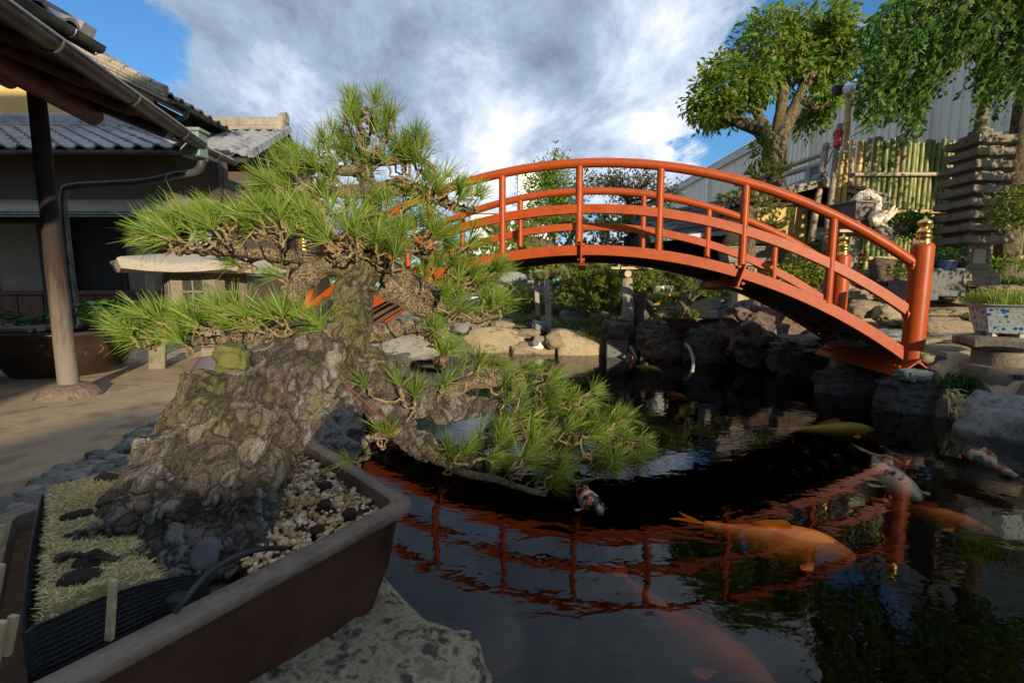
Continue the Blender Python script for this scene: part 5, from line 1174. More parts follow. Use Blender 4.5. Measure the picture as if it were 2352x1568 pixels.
rk(2095,862,3.8,62,24,m_stone_blue,'small bluish rock just below the bridge end plate', .8, STRATA)
rk(2150,828,4.0,125,44,m_stone_tan,'smooth pale oblong stone beside the foot of the near bridge post', .5, rot=(0,R(14),.2))
rk(2195,812,4.6,100,28,m_stone_brown,'reddish flat stone behind the smooth oblong stone', .7)
rk(2330,985,3.3,190,150,m_stone_grey,'large smooth grey boulder at the right edge above the water', .7, rot=(0,R(12),0))
rk(2320,885,3.6,130,34,m_stone_tan,'flat tan stone under the old lantern base', .8)
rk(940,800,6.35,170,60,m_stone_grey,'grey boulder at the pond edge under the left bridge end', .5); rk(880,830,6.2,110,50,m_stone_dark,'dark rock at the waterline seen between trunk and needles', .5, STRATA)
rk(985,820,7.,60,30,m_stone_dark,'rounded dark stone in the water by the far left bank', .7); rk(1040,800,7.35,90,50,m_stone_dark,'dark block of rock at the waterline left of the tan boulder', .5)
rk(980,780,6.6,120,40,m_stone_tan,'weathered tan ledge rock above the far left waterline', .6)
rk(770,800,5.2,170,90,m_stone_grey,'grey bank rock carrying the near left end of the bridge', .6)
rk(1180,655,10.4,110,60,m_stone_grey,'large mottled grey boulder high on the slope under the deck', .6)
rk(1228,655,10.2,30,44,m_stone_grey,'square grey boulder face next to the mottled boulder', .8)
rk(1220,705,9.0,70,26,m_stone_brown,'flat reddish stone in front of the clipped shrub', .7); rk(1195,735,8.5,60,24,m_stone_brown,'purple brown slab leaning on the slope', .7)
rk(1290,700,8.6,26,30,m_stone_tan,'upright tan stone just right of the dark stake', .8); rk(1310,728,8.2,52,34,m_stone_blue,'bluish green stone left of the round pine trunk', .8)
rk(1262,745,7.9,46,40,m_stone_tan,'orange tan stone behind the dark stake', .8); rk(1242,750,7.8,40,26,m_stone_blue,'dark blue grey stone left of the dark stake', .8)
rk(1215,765,7.7,50,18,m_stone_tan,'pale flat stone on the bank left of the blue grey stone', .8); rk(1290,768,7.6,36,20,m_stone_tan,'small tan stone right of the dark stake foot', .8)
rk(1330,765,7.6,60,14,m_stone_brown,'thin reddish slab on the bank above the grey tan boulder', .8)
rn = random.Random(21)
for i in range(70):       # fill of the stepped rock garden
    px, Y = rn.uniform(1060,1660), rn.uniform(7.7,10); c = P(px,700,Y); s = rn.uniform(.06,.17)
    rock((c.x, Y, ground_h(c.x, Y)+s*.15), (s*rn.uniform(.9,1.4), s, s*rn.uniform(.5,.8)), rn.choice((m_stone_tan,m_stone_tan,m_stone_grey,m_stone_brown,m_stone_blue)), 'loose rock of the planted rockery slope across the pond', 'rock', group='loose rocks of the far rockery')
for i in range(46):
    px, Y = rn.uniform(1930,2420), rn.uniform(4.4,7.3); c = P(px,700,Y); s = rn.uniform(.08,.2)
    if pond_sd(c.x, Y) < .25 or abs(c.x-PG.x) < .5 and abs(Y-PG.y) < .5: continue
    rock((c.x, Y, ground_h(c.x, Y)+s*.05), (s*rn.uniform(1.,1.7), s, s*rn.uniform(.3,.5)), rn.choice((m_stone_tan,m_stone_tan,m_stone_grey)), 'loose paving or edging rock of the stepped path right of the bridge', 'rock', group='loose rocks of the stepped path')
for px, py, Y, wp, hp, lb in ((2100,742,5.6,130,26,'long squared stone step lowest of the garden stair'),(2190,718,5.9,150,24,'broad stone step second from the bottom of the stair'),(2220,690,6.2,140,18,'narrow sunlit stone step in the middle of the stair'),(2290,662,6.6,140,16,'long stone step near the top of the stair by the pagoda foot'),(2240,650,6.5,50,14,'small rounded boulder at the pagoda foot')):
    rk(px,py,Y,wp,hp,m_stone_tan,lb,.5)
for px, py, Y, wp, hp, lb in ((1985,712,5.9,76,44,'squarish pale boulder just right of the far bridge post'),(2040,722,5.7,60,40,'rounded pale boulder second from the far bridge post'),(2065,700,6.2,66,30,'flat pale boulder behind the pair by the far bridge post'),(2150,750,5.2,110,44,'layered yellowish rock just right of the near bridge post')):
    rk(px,py,Y,wp,hp,m_stone_tan,lb,.7)
# stepping stone paving on the right terrace
for i in range(26):
    x, y = rn.uniform(3.65,5.6), rn.uniform(3.9,5.7); s = rn.uniform(.2,.36)
    rock((x, y, ground_h(x,y)+.0), (s, s*rn.uniform(.7,1), .035), m_stone_tan, 'flat sunlit paving stone of the terrace behind the bridge end', 'paving stone', group='flat paving stones of the terrace', name='paving_stone')
hose = [P(1960,752,5.6), P(2010,757,5.3), P(2060,768,5.1), P(2110,775,5.0), P(2180,770,5.0), P(2300,772,4.9)]
tag(MB().tube([V(*a) for a in smooth_path([tuple(p+V(0,0,.02)) for p in hose], 6)], .012, 8).build('garden_hose', m_rubber), 'black hose lying across the sunlit paving behind the near bridge post', 'hose')
# ---------------------------------------------------------------- stakes, table, pipes
def post(px0, py0, px1, py1, Y, r, m, label, sq_=True):
    a, b = P(px0,py0,Y), P(px1,py1,Y); mb = MB()
    if sq_: mb.bar(a, b, r*2, r*2, up=(0,1,0))
    else: culm(mb, a, b, r, .6)
    return tag(mb.build('wooden_stake', m, bevel=.004 if sq_ else 0), label, 'stake')
post(1262,765,1255,642,7.7,.045,m_darkwood if 0 else m_greywood,'dark square weathered stake standing on the far bank')
post(1236,735,1231,640,8.4,.04,m_greywood,'pale split stake behind the dark one on the far bank')
post(1128,700,1126,640,8.6,.035,m_greywood,'short pale stake partly behind needles at the left of the rockery')
tb = thing('bonsai_table', 'single post plank table strapped with black cords in the rockery', 'table', P(1440,770,7.4))
mb = MB(); a, b = P(1444,775,7.4), P(1440,638,7.4); pts = [a.lerp(b,t/5)+V(.008*math.sin(t*3),0,0) for t in range(6)]; mb.tube(pts, [.11,.1,.1,.095,.1,.09], 12, jit=.06); mb.build('leg', m_greywood, tb)
c = P(1437,629,7.4); mb = MB(); mb.tube([c+V(0,-.16,0), c+V(0,.3,0)], .055, 14); mb.build('cross_log', m_plank, tb)
c = P(1447,618,7.4); mb = MB(); mb.box(c+V(0,-.12,.01), (.67,.1,.04)); mb.build('front_plank', m_plank, tb, bevel=.004); mb = MB(); mb.box(c+V(0,.12,.01), (.64,.34,.035)); mb.build('table_top', m_greywood, tb)
mb = MB(); mb.box(c+V(.02,.05,.09), (.62,.3,.03)); mb.box(c+V(-.2,.05,.05), (.05,.3,.06)); mb.box(c+V(.2,.05,.05), (.05,.3,.06)); mb.build('shelf', m_greywood, tb)
mb = MB()
for dx in (-.19,.15): mb.tube([c+V(dx,-.18,-.04), c+V(dx,-.18,.12), c+V(dx+.01,.2,.13)], .008, 6)
for z in (.0, .05): mb.tube([a+V(.1*math.cos(t*.524),.1*math.sin(t*.524),.28+z+.01*math.sin(t)) for t in range(13)], .006, 5)
mb.build('cord', m_rubber, tb)
tb2 = thing('bonsai_bench', 'small plank bench holding a dark pot high under the bridge crown', 'bench', P(1245,680,9.2)); c = P(1240,647,9.2)
MB().box(c, (.5,.25,.05)).build('bench_top', m_greywood, tb2); MB().box(c+V(.05,0,-.2), (.09,.09,.36)).build('leg', m_greywood, tb2)
p2 = thing('dark_plank_pot', 'grey rectangular pot standing on the small plank bench', 'plant pot', c+V(.03,0,.03)); mb = MB(); mb.box(c+V(.03,0,.13), (.3,.18,.2)); mb.build('pot_body', m_greywood, p2, bevel=.01)
tb3 = thing('long_bench', 'rough plank bench under the long brown bonsai pots', 'bench', P(1715,640,7.9)); c = P(1715,608,7.9)
mb = MB(); mb.box(c, (1.5,.45,.05)); mb.build('bench_top', m_greywood, tb3, bevel=.006)
for dx in (-.6,.0,.6): MB().box(c+V(dx,0,-.2), (.1,.3,.36)).build('leg', m_stone_grey if 0 else m_greywood, tb3)
def rect_pot(name, label, c, l, d, h, m, flare=1.12, lip=.02, rot=0.):
    root = thing(name, label, 'plant pot', c); mb = MB(); c = Vector(c)
    def rg(s, z, e=0): return [c+rz(rot)@V(x*(l/2*s+e), y*(d/2*s+e), 0)+V(0,0,z) for x, y in ((-1,-1),(1,-1),(1,1),(-1,1))]
    mb.loft([rg(1/flare,.02), rg(1,h-.03)]); mb.loft([rg(1,h-.03,lip), rg(1,h,lip), rg(.97,h,-.01), rg(.95,h-.03,-.01)]); 
    for x in (-1,1):
        for y in (-1,1): mb.box(c+rz(rot)@V(x*l*.36,y*d*.33,.01), (l*.16,d*.2,.022), rz(rot))
    mb.build('pot_body', m, root, bevel=.006)
    f = MB()
    for z in (.3,.75): f.bar(c+rz(rot)@V(-l*.36,-d/2*(.93+.05*z)-.004,h*z), c+rz(rot)@V(l*.36,-d/2*(.93+.05*z)-.004,h*z), .008, .008)
    for x in (-.36,.36): f.bar(c+rz(rot)@V(x*l,-d/2*.945-.004,h*.3), c+rz(rot)@V(x*l,-d/2*.968-.004,h*.75), .008, .008)
    f.build('raised_panel', m, root); return root
m_potgrey = mat('grey_brown_pot', (.11,.09,.085), (.17,.14,.13), 6, .6, .15, 40)
rect_pot('bonsai_tray', 'long grey brown rectangular pot on the bench under the cloud pruned pine', P(1725,604,7.75), 1.0, .35, .26, m_potgrey)
grass('pot_grass','dry grassy moss growing in the long grey brown pot', [(1725,566,60,4,7.75,.12,120)], g_grass, .07, 31, .005, 7)
rect_pot('dark_bonsai_pot', 'low dark brown rectangular pot on the far bank beside the blue green boulder', P(1585,755,6.75), .62, .4, .17, m_pot)
pine_tree('juniper_bonsai', 'spreading pine bonsai with drooping pads in the low dark pot on the far bank', 'bonsai tree', P(1585,735,6.75), [[(1585,738,6.75,6),(1575,710,6.75,6),(1560,690,6.75,4),(1530,680,6.75,2)],[(1575,710,6.75,4),(1600,680,6.75,3),(1640,665,6.75,2)],[(1580,700,6.75,3),(1590,650,6.75,2)]], [(1530,685,34,18,6.7,.25,140),(1590,660,48,18,6.8,.25,160),(1640,672,34,14,6.7,.22,90),(1575,625,58,20,6.9,.25,160),(1520,640,36,22,7.,.25,60),(1565,728,36,12,6.6,.2,45)], 33, k=16, ln=.075, wd=.0055)
bp3 = thing('painted_white_pot', 'white porcelain pot painted with blue leaves on the far bank under the deck', 'flower pot', P(1521,690,8.2)); c = P(1521,690,8.2)
MB().lathe([(.09,.0),(.1,.06),(.13,.07),(.19,.24),(.2,.26),(.18,.26),(.15,.1)], c, 24).build('pot_body', m_white, bp3)
mb = MB(); m_bluepaint = mat('blue_paint', (.03,.06,.25), (.05,.1,.4), 10, .4)
for k in range(9):
    a = -1.57+.17*(k-4); zz = .1+.05*(k%3); r_ = .143+.2*(zz-.07)*1.4/1.0*.25; q = c+V(math.cos(a)*(r_+.004), math.sin(a)*(r_+.004), zz); q2 = c+V(math.cos(a+.12)*(r_+.03), math.sin(a+.12)*(r_+.03), zz+.07); mb.tube([q, q.lerp(q2,.5), q2], [.004,.014,.003], 6)
mb.build('painted_leaves', m_bluepaint, bp3)
bp4 = thing('ochre_relief_pot', 'ochre brown pot with curling relief beside the blue and white pot', 'flower pot', P(1497,700,8.6)); c = P(1497,700,8.6); m_ochrepot = mat('ochre_glaze', (.28,.14,.03), (.45,.25,.06), 9, .45, .3, 30)
MB().lathe([(.14,.0),(.2,.1),(.22,.22),(.19,.3),(.21,.32),(.18,.32),(.16,.2)], c, 24).build('pot_body', m_ochrepot, bp4)
mb = MB()
for s in (-1,1): mb.tube([c+V(s*(.02+.05*math.sin(t*.6)), -.21, .05+.025*t) for t in range(9)], .009, 6)
mb.build('relief', m_ochrepot, bp4)
def pipe(pts, r, m, label, cat='pipe'): return tag(MB().tube([V(*a) for a in smooth_path([tuple(p) for p in pts], 8)], r, 12).build('pipe' if cat == 'pipe' else cat, m), label, cat)
pipe([P(1575,790,6.6), P(1584,800,6.5), P(1592,825,6.35), PZ(1590,852,.0), PZ(1583,865,-.08)], .022, m_pvcbeige, 'curved beige hose dipping into the water below the brown rock face')
pipe([P(1446,795,7.05), P(1456,812,7.0), P(1463,828,6.95)], .028, m_pvc, 'grey plastic pipe sloping down beside the upright stone slab')
pipe([P(1449,815,6.98), P(1453,822,6.97), P(1450,835,6.95), PZ(1451,845,-.03)], .012, m_plastred, 'red cord hanging into the water beside the grey pipe', 'cord')
for i, dx in enumerate((0,4,9)): pipe([P(1441+dx,735,7.25), P(1449+dx,765,7.15), P(1446+dx*.6,800,7.1), PZ(1438+dx*1.5,835,-.02)], .011-.002*i, m_rubber, ('thick black cable hanging down the upright slab into the water','thin black cable hanging right beside the thick one','thinnest black cable hanging nearest the grey pipe')[i], 'cable')
# ---------------------------------------------------------------- planting on the far bank
pine_tree('round_pine', 'round clipped little pine with pale forked trunk leaning over the far bank', 'pine', P(1340,745,8.0), [[(1338,748,8,6),(1352,715,8,6),(1360,690,8,4),(1350,660,8,3)],[(1366,718,8,5),(1360,695,8,4),(1380,670,8,3)]], [(1345,640,58,44,8,.42,420),(1375,680,48,34,8,.4,190),(1325,690,44,28,8,.35,90),(1385,655,40,30,8,.35,70),(1345,712,40,14,8,.3,40)], 41, k=24, ln=.09, wd=.0065, thr=-.45)
bush('leafy_shrub', 'dark glossy leafy shrub behind the round pine and table post', 'shrub', [(1400,640,60,50,8.9,.35,240),(1440,690,40,40,8.8,.3,90),(1480,660,34,26,8.6,.25,45),(1370,610,40,20,9,.3,40)], g_leaf, .1, 42, 7)
bush('small_shrub', 'small bright green clipped shrub around the pale stake', 'shrub', [(1222,695,36,32,8.7,.28,120),(1258,695,22,22,8.7,.2,35)], g_bush, .055, 43, 7)
bush('bright_bush', 'bright yellow green azalea bush behind the right bridge railings', 'bush', [(1830,620,50,38,6.9,.35,170),(1880,640,30,25,6.8,.25,50),(1790,640,26,22,6.9,.25,40)], g_bush, .065, 44, 7)
bush('round_azalea', 'rounded green azalea clump to the left of the round pine', 'shrub', [(1290,672,34,26,8.3,.3,130)], g_leaf, .05, 144, 7)
bush('pale_shrub', 'pale green low shrub behind the two pale stakes on the far bank', 'shrub', [(1190,672,42,24,9.3,.35,120)], g_bush, .06, 145, 7)
bush('mid_shrub', 'green leafy shrub to the right of the table post', 'shrub', [(1478,640,40,34,8.5,.3,140)], g_bush, .07, 146, 7)
bush('creeping_plant', 'low creeping green plant along the top of the tan edge boulders', 'plants', [(1310,748,60,10,7.75,.15,90),(1170,745,60,10,8.2,.2,80)], g_leaf, .035, 147, 7)
bush('airy_shrub', 'airy light green twiggy shrub in front of the ochre hut corner', 'shrub', [(1880,580,42,32,7.2,.3,45),(1945,600,30,22,7,.25,26)], g_bush, .06, 45, 5)
bush('low_planting', 'low green plants among the rocks at the left of the rockery', 'plants', [(1130,680,36,20,9,.3,50),(1165,720,40,10,8.6,.3,35)], g_leaf, .06, 46, 6)
pine_tree('small_pad_pine', 'tiny flat topped pine pad tied over the pair of stakes', 'pine', P(1245,645,8.2), [[(1262,660,8.2,4),(1250,645,8.2,4),(1240,640,8.2,2)]], [(1248,634,26,8,8.2,.15,50),(1285,640,14,6,8.2,.1,14)], 47, k=16, ln=.08, wd=.0055)
pine_tree('bench_pine', 'small pine bonsai growing on the plank bench below the bridge crown', 'bonsai tree', P(1240,640,9.2), [[(1262,640,9.2,3),(1245,628,9.2,3),(1225,630,9.2,2)]], [(1250,625,34,8,9.2,.2,45),(1240,640,18,7,9.1,.15,20),(1275,618,20,8,9.2,.2,25)], 48, k=14, ln=.07, wd=.006)
grass('bank_grass', 'tufts of grass and moss between the rocks of the far bank', [(1350,745,45,8,7.7,.2,110),(1390,735,30,10,7.6,.2,60),(1300,758,40,5,7.6,.2,60),(1160,690,60,6,9.2,.4,120),(1240,735,60,8,8.2,.4,80),(1560,735,70,6,7.4,.3,90),(1420,745,20,10,7.3,.1,40)], g_grass, .1, 51, .006, 9)
grass('hanging_grass', 'tuft of long grass hanging over the grey tan pond edge boulder', [(1362,772,28,10,7.25,.08,75)], g_grass, .2, 52, .006, 9, droop=1.6, spread=.9, lean=(0,-.6))
grass('slope_grass', 'grass and moss growing between the steps of the right hand garden stair', [(2120,665,60,10,6.4,.3,220),(2250,690,90,14,6.2,.4,300),(2300,650,80,10,6.7,.4,220),(2230,738,40,6,5.6,.2,80),(2330,725,40,8,5.4,.3,90),(2000,690,40,8,6.6,.3,90)], g_grass, .09, 53, .007, 9)
bush('fence_shrub', 'low dark shrub at the foot of the fence right of the pagoda base', 'shrub', [(2310,605,55,14,6.9,.3,90),(2270,615,30,10,6.8,.2,40)], g_leaf, .06, 54, 7)
gt = thing('grass_tuft', 'dark green grass tuft with dry undersides spilling over the right bank rocks', 'grass tuft', P(2215,920,3.6))
pts, _ = ell_pts([(2210,882,42,18,3.65,.14,150),(2225,925,32,16,3.55,.1,90)], 55, -.6); VV, Q = needles([tuple(p) for p in pts], [(-.3,-.5,.7)]*len(pts), [.1]*len(pts), 8, 1., .0055, 55, .05, 1.3)
link('blades', mesh_np('blades', VV, Q, [g_fern]), gt)
pts, _ = ell_pts([(2205,938,24,14,3.5,.08,60),(2185,905,14,14,3.55,.06,20)], 56, -.6); VV, Q = needles([tuple(p) for p in pts], [(0,-.7,-.3)]*len(pts), [.085]*len(pts), 7, .9, .005, 56, .05, 1.3)
link('dry_blades', mesh_np('dry_blades', VV, Q, [m_drymoss]), gt)
# ---------------------------------------------------------------- right side pots and stones
LB = V(3.93, 3.62, .025)
ol = thing('old_lantern_base', 'squat carved granite lantern base with a flared hexagonal cap at the right edge', 'stone lantern', (LB.x,LB.y,.32))
MB().lathe([(.235,.27),(.25,.3),(.25,.42),(.235,.43),(.1,.43)], LB, 40).build('base_drum', m_pagoda, ol, sharp=40)
c = LB+V(-.11,-.215,.37); MB().box(c, (.045,.06,.03), rz(-.45)).build('peg_hole', m_black, ol)
MB().lathe([(.19,.428),(.185,.54),(.2,.55)], LB, 40).build('neck', m_pagoda, ol, sharp=40)
mb = MB(); mb.loft([hexring(LB,.18,.54,rot=.2), hexring(LB,.22,.555,rot=.2), hexring(LB,.305,.595,rot=.2,lift=-.02), hexring(LB,.31,.64,rot=.2,lift=-.01), hexring(LB,.28,.655,rot=.2)]); mb.build('cap', m_pagoda, ol, sharp=35)
BW_ = V(3.98, 3.66, .68)
def hexpot():
    root = thing('blue_white_pot', 'blue and white flowered porcelain pot of lime grass on the old lantern base', 'plant pot', BW_)
    m, nt, bs = newmat('blue_flower_porcelain'); bs.inputs['Roughness'].default_value = .25
    tc = N(nt, 'ShaderNodeTexCoord'); v = N(nt, 'ShaderNodeTexVoronoi', i_Scale=26.); L(nt, tc, 'Object', v, 'Vector')
    nz = N(nt, 'ShaderNodeTexNoise', i_Scale=75, i_Detail=4); L(nt, tc, 'Object', nz, 'Vector')
    ad = N(nt, 'ShaderNodeMath', operation='MULTIPLY_ADD', i_1=.25); L(nt, nz, 'Fac', ad, 0); L(nt, v, 'Distance', ad, 2)
    rp = ramp(nt, [(.34, (.02,.1,.36)), (.44, (.05,.2,.5)), (.49, (.48,.52,.48))]); L(nt, ad, 0, rp, 0)
    vn = ramp(nt, [(.56, (1,1,1)), (.6, (.3,.42,.42))]); L(nt, nz, 'Fac', vn, 0)
    mx = N(nt, 'ShaderNodeMixRGB', blend_type='MULTIPLY', i_Fac=.9); L(nt, rp, 0, mx, 1); L(nt, vn, 0, mx, 2); L(nt, mx, 0, bs, 'Base Color')
    mb = MB(); mb.loft([hexring(BW_,.17,.02,rot=.2), hexring(BW_,.19,.03,rot=.2), hexring(BW_,.235,.21,rot=.2), hexring(BW_,.245,.235,rot=.2)], caps=True); mb.build('pot_body', m, root, sharp=40)
    mb = MB(); mb.loft([hexring(BW_,.245,.232,rot=.2), hexring(BW_,.275,.245,rot=.2,lift=.006), hexring(BW_,.278,.252,rot=.2,lift=.006), hexring(BW_,.24,.25,rot=.2), hexring(BW_,.23,.22,rot=.2)], caps=False); mb.build('pot_rim', mat('pale_glaze', (.45,.44,.4), (.55,.54,.5), 8, .3), root)
    for k in range(6): a = .2+k*1.047; MB().box(BW_+V(.15*math.cos(a),.15*math.sin(a),.012), (.06,.04,.026), rz(a)).build('pot_foot', m_granite, root)
hexpot()
g = np.random.default_rng(6); pts = [tuple(BW_+V(g.uniform(-.19,.19), g.uniform(-.19,.19), .225)) for _ in range(110)]
VV, Q = needles(pts, [(0,0,1)]*110, [.17]*110, 7, .75, .0042, 61, .02, .7); o = link('potted_grass', mesh_np('potted_grass', VV, Q, [g_lgrass])); tag(o, 'fine lime green grass growing in the blue and white pot', 'grass'); o['kind'] = 'stuff'
# pots around the pagoda
pl = MB().box(P(2168,645,5.95)+V(0,.1,-.02), (.46,.34,.36)); tag(pl.build('stone_block', m_slab, bevel=.015), 'dark grey stone block under the blue bonsai pot', 'stone block')
c = P(2168,612,5.95); bpo = thing('blue_pot', 'small royal blue bonsai pot on the dark stone block', 'plant pot', c); MB().lathe([(.11,-.05),(.12,-.04),(.15,.05),(.165,.06),(.165,.075),(.14,.07)], c, 24, sy=.8).build('pot_body', m_bluepot, bpo)
bush('blue_pot_plant', 'small spreading green bonsai in the royal blue pot', 'bonsai tree', [(2168,590,44,9,5.95,.15,60),(2180,581,20,6,5.95,.1,25)], g_fern, .045, 62, 6, base=c+V(0,0,.06))
c = P(2115,640,5.6); cb = MB().box(c+V(.0,.1,-.14), (.36,.34,.24)); tag(cb.build('stone_block', m_slab, bevel=.015), 'grey stone block under the cream pot behind the near bridge post', 'stone block')
cpt = thing('cream_pot', 'small cream ribbed pot partly behind the near bridge post', 'flower pot', c+V(-.02,.02,-.02)); MB().lathe([(.075,-.02),(.1,.09),(.108,.1),(.1,.105)], c+V(-.02,.02,0), 24).build('pot_body', m_white, cpt)
bush('cream_pot_plant', 'small variegated plant growing in the cream pot', 'plant', [(2078,622,26,10,5.6,.1,35)], g_bush, .045, 63, 6, base=c+V(-.02,.02,.1))
rk(2030,622,6.3,62,54,m_stone_brown,'upright brown stone standing before the bamboo fence', .7, rot=(0,0,.3))
c = P(2140,690,4.35); tag(MB().bar(V(c.x,4.5,.6), V(c.x+.03,4.5,1.15), .03, .1, up=(0,1,0)).build('metal_strip', m_gtrim), 'narrow grey metal strip standing behind the near bridge post', 'strip')
ur = thing('dark_urn', 'dark blue glazed urn behind the far bridge post', 'urn', P(1915,690,6.0)); MB().lathe([(.09,0),(.13,.1),(.15,.22),(.12,.32),(.08,.36),(.1,.39),(.07,.39)], P(1915,695,6.0), 24).build('urn_body', m_bluepot, ur)
c = P(1700,700,6.9)
for px, lb in ((1702,'rough squared stone pillar behind the lava boulder'),(1745,'second rough stone pillar right of the first behind the lava boulder')): p = P(px,695,7.1); tag(MB().box((p.x,7.1,.75), (.22,.2,.9)).build('stone_pillar', m_stone_tan, bevel=.02), lb, 'stone pillar')
# driftwood bonsai
dw = thing('driftwood_bonsai', 'twisted bleached driftwood cascade bonsai falling from a brown pot by the fence', 'bonsai tree', P(1995,470,6.6))
def dpath(lst): return ptube(mbd, [(x, y, Y, r*.8) for x, y, Y, r in lst], 10, wob=.02)
mbd = MB()
dpath([(1945,474,6.6,5),(1970,456,6.5,10),(1997,449,6.45,13),(2016,462,6.4,11),(2010,485,6.35,9),(2004,503,6.3,11),(2020,522,6.3,9),(2032,545,6.3,6),(2022,560,6.3,4)])
dpath([(1955,472,6.55,6),(1974,446,6.5,6),(1992,440,6.5,6),(1980,452,6.5,4)])
dpath([(2005,505,6.3,10),(2030,500,6.28,9),(2045,488,6.28,7),(2056,468,6.28,2)]); dpath([(2020,520,6.3,8),(2035,505,6.25,7),(2052,490,6.25,5),(2060,478,6.25,2)])
dpath([(2012,485,6.35,9),(2030,498,6.3,8),(2018,515,6.28,8),(2038,525,6.28,6),(2050,545,6.28,3)])
for k in range(7): dpath([(2022+3*k,545+2*(k%3),6.3,4),(2015+6*k,555-6*(k%2),6.27,3),(2010+8*k,545+5*(k%3),6.27,2)])
mbd.build('deadwood', m_deadwood, dw)
dpot = rect_pot('driftwood_pot', 'flared brown pot with flaking panel holding the driftwood bonsai', P(1966,525,6.55), .55, .4, .34, m_potgrey, 1.5, .03, .25)
sh2 = thing('pot_stand', 'plank shelf on a post carrying the driftwood bonsai pot', 'stand', P(1966,620,6.6)); c = P(1966,531,6.55); MB().box(c+V(0,0,-.02), (.75,.42,.035)).build('shelf_plank', m_plank, sh2); MB().box(c+V(-.02,.05,-.55), (.13,.13,1.05)).build('leg', m_greywood, sh2)
fo = bush('driftwood_foliage', 'deep green clump of juniper foliage at the tip of the driftwood', 'foliage', [(2085,520,36,26,6.5,.2,110),(2105,505,18,12,6.5,.12,30)], g_fern, .05, 64, 8, base=P(2050,535,6.4))
# ---------------------------------------------------------------- koi
def koi_mat(name, base, spots, scale, thr, seed=0, rough=.35):
    m, nt, bs = newmat(name); bs.inputs['Roughness'].default_value = rough; tc = N(nt, 'ShaderNodeTexCoord'); last = None
    mp = N(nt, 'ShaderNodeMapping'); mp.inputs['Location'].default_value = (seed,seed,0); L(nt, tc, 'Object', mp, 0)
    rgb = N(nt, 'ShaderNodeRGB'); rgb.outputs[0].default_value = (*base,1); last = rgb
    for i, c in enumerate(spots):
        n = N(nt, 'ShaderNodeTexNoise', i_Scale=scale*(1+.3*i), i_Detail=2); m2 = N(nt, 'ShaderNodeMapping'); m2.inputs['Location'].default_value = (3.7*i,1.3*i,seed); L(nt, mp, 0, m2, 0); L(nt, m2, 0, n, 'Vector')
        rp = ramp(nt, [(thr+.03*i, (0,0,0)), (thr+.03*i+.02, (1,1,1))]); L(nt, n, 'Fac', rp, 0)
        mx = N(nt, 'ShaderNodeMixRGB', i_2=(*c,1)); L(nt, rp, 0, mx, 0); L(nt, last, 0, mx, 1); last = mx
    L(nt, last, 0, bs, 'Base Color'); return m
def koi(label, head, tail, depth, m, mf=None, bend=.06, fat=1., lift=0.):
    H, T = PZ(*head, -depth), PZ(*tail, -depth-.02); d = T-H; Lg = d.length; d.normalize(); s = V(-d.y,d.x,0).normalized()
    root = thing('koi', label, 'koi fish', H.lerp(T,.5)); NS = 22; rings = []
    W = [0.02,.045,.065,.082,.093,.1,.104,.105,.104,.101,.096,.09,.083,.075,.066,.058,.05,.042,.035,.029,.025,.022]
    def ctr(t): return H+d*(t*Lg*.84)+s*(bend*Lg*math.sin(t*3.4-.4))
    for i in range(NS):
        t = i/(NS-1); c = ctr(t); w_ = W[i]*Lg*.84*fat; r = []
        for k in range(16): a = 2*math.pi*k/16; r.append(c+s*math.cos(a)*w_+V(0,0,math.sin(a)*w_*(1.05 if math.sin(a) > 0 else 1.15)))
        rings.append(r)
    mb = MB().loft(rings); mb.build('body', m, root, sharp=0).data.polygons.foreach_set('use_smooth', [True]*len(mb.f)); root.children[-1].data.update()
    mf = mf or m; c = ctr(1); td = (ctr(1)-ctr(.93)).normalized(); l = Lg*.22
    up_ = V(0,0,1)*.12+s; mb = MB(); rows = []
    for j in range(7):
        u = j/3-1; ln = l*(.55+.45*abs(u)**1.2); rows.append([c+(td*(f*ln)+up_*(u*f**.8*l*.62))+V(0,0,.012*f*math.sin(u*2)) for f in (0,.35,.7,1)])
    mb.sheet(rows); o = mb.build('tail_fin', mf, root, sharp=0); md = o.modifiers.new('s','SOLIDIFY'); md.thickness = .003
    for sg in (-1,1):
        b = ctr(.24)+s*sg*W[5]*Lg*.8*fat-V(0,0,.01); mb = MB(); rows = []
        for j in range(5): a = .1+j*.28; rows.append([b+(s*sg*math.cos(a-.3)+d*math.sin(a))*(f*Lg*.1*(1-.25*abs(j-2)/2)) - V(0,0,f*.015) for f in (0,.5,.85,1)])
        mb.sheet(rows); o = mb.build('pectoral_fin', mf, root, sharp=0); md = o.modifiers.new('s','SOLIDIFY'); md.thickness = .003
    mb = MB(); rows = []
    for j in range(9): t = .38+.035*j; b = ctr(t)+V(0,0,W[min(21,int(t*21))]*Lg*.84*fat*.97); h = Lg*.045*(1-j/9)**.6; rows.append([b-V(0,0,.01), b+V(0,0,h*.5)+d*h*.4, b+V(0,0,h)+d*h])
    mb.sheet(rows); o = mb.build('dorsal_fin', mf, root, sharp=0); md = o.modifiers.new('s','SOLIDIFY'); md.thickness = .003
    for sg in (-1,1):
        e = ctr(.06)+s*sg*W[2]*Lg*.8*fat+V(0,0,.012); mb = MB().lathe([(.001,-.006),(.007,0),(.001,.006)], e, 8); mb.build('eye', m_black, root)
    return root
m_orange = koi_mat('orange_koi', (.95,.24,.012), [(.85,.15,.008)], 6, .55)
m_yellow = koi_mat('yellow_koi', (.6,.42,.08), [(.5,.33,.06)], 6, .55)
m_sanke = koi_mat('tricolour_koi', (.5,.45,.38), [(.7,.1,.02),(.015,.015,.018)], 14, .5, 2.)
m_shiro = koi_mat('white_spotted_koi', (.6,.5,.4), [(.03,.03,.04)], 15, .6, 5.)
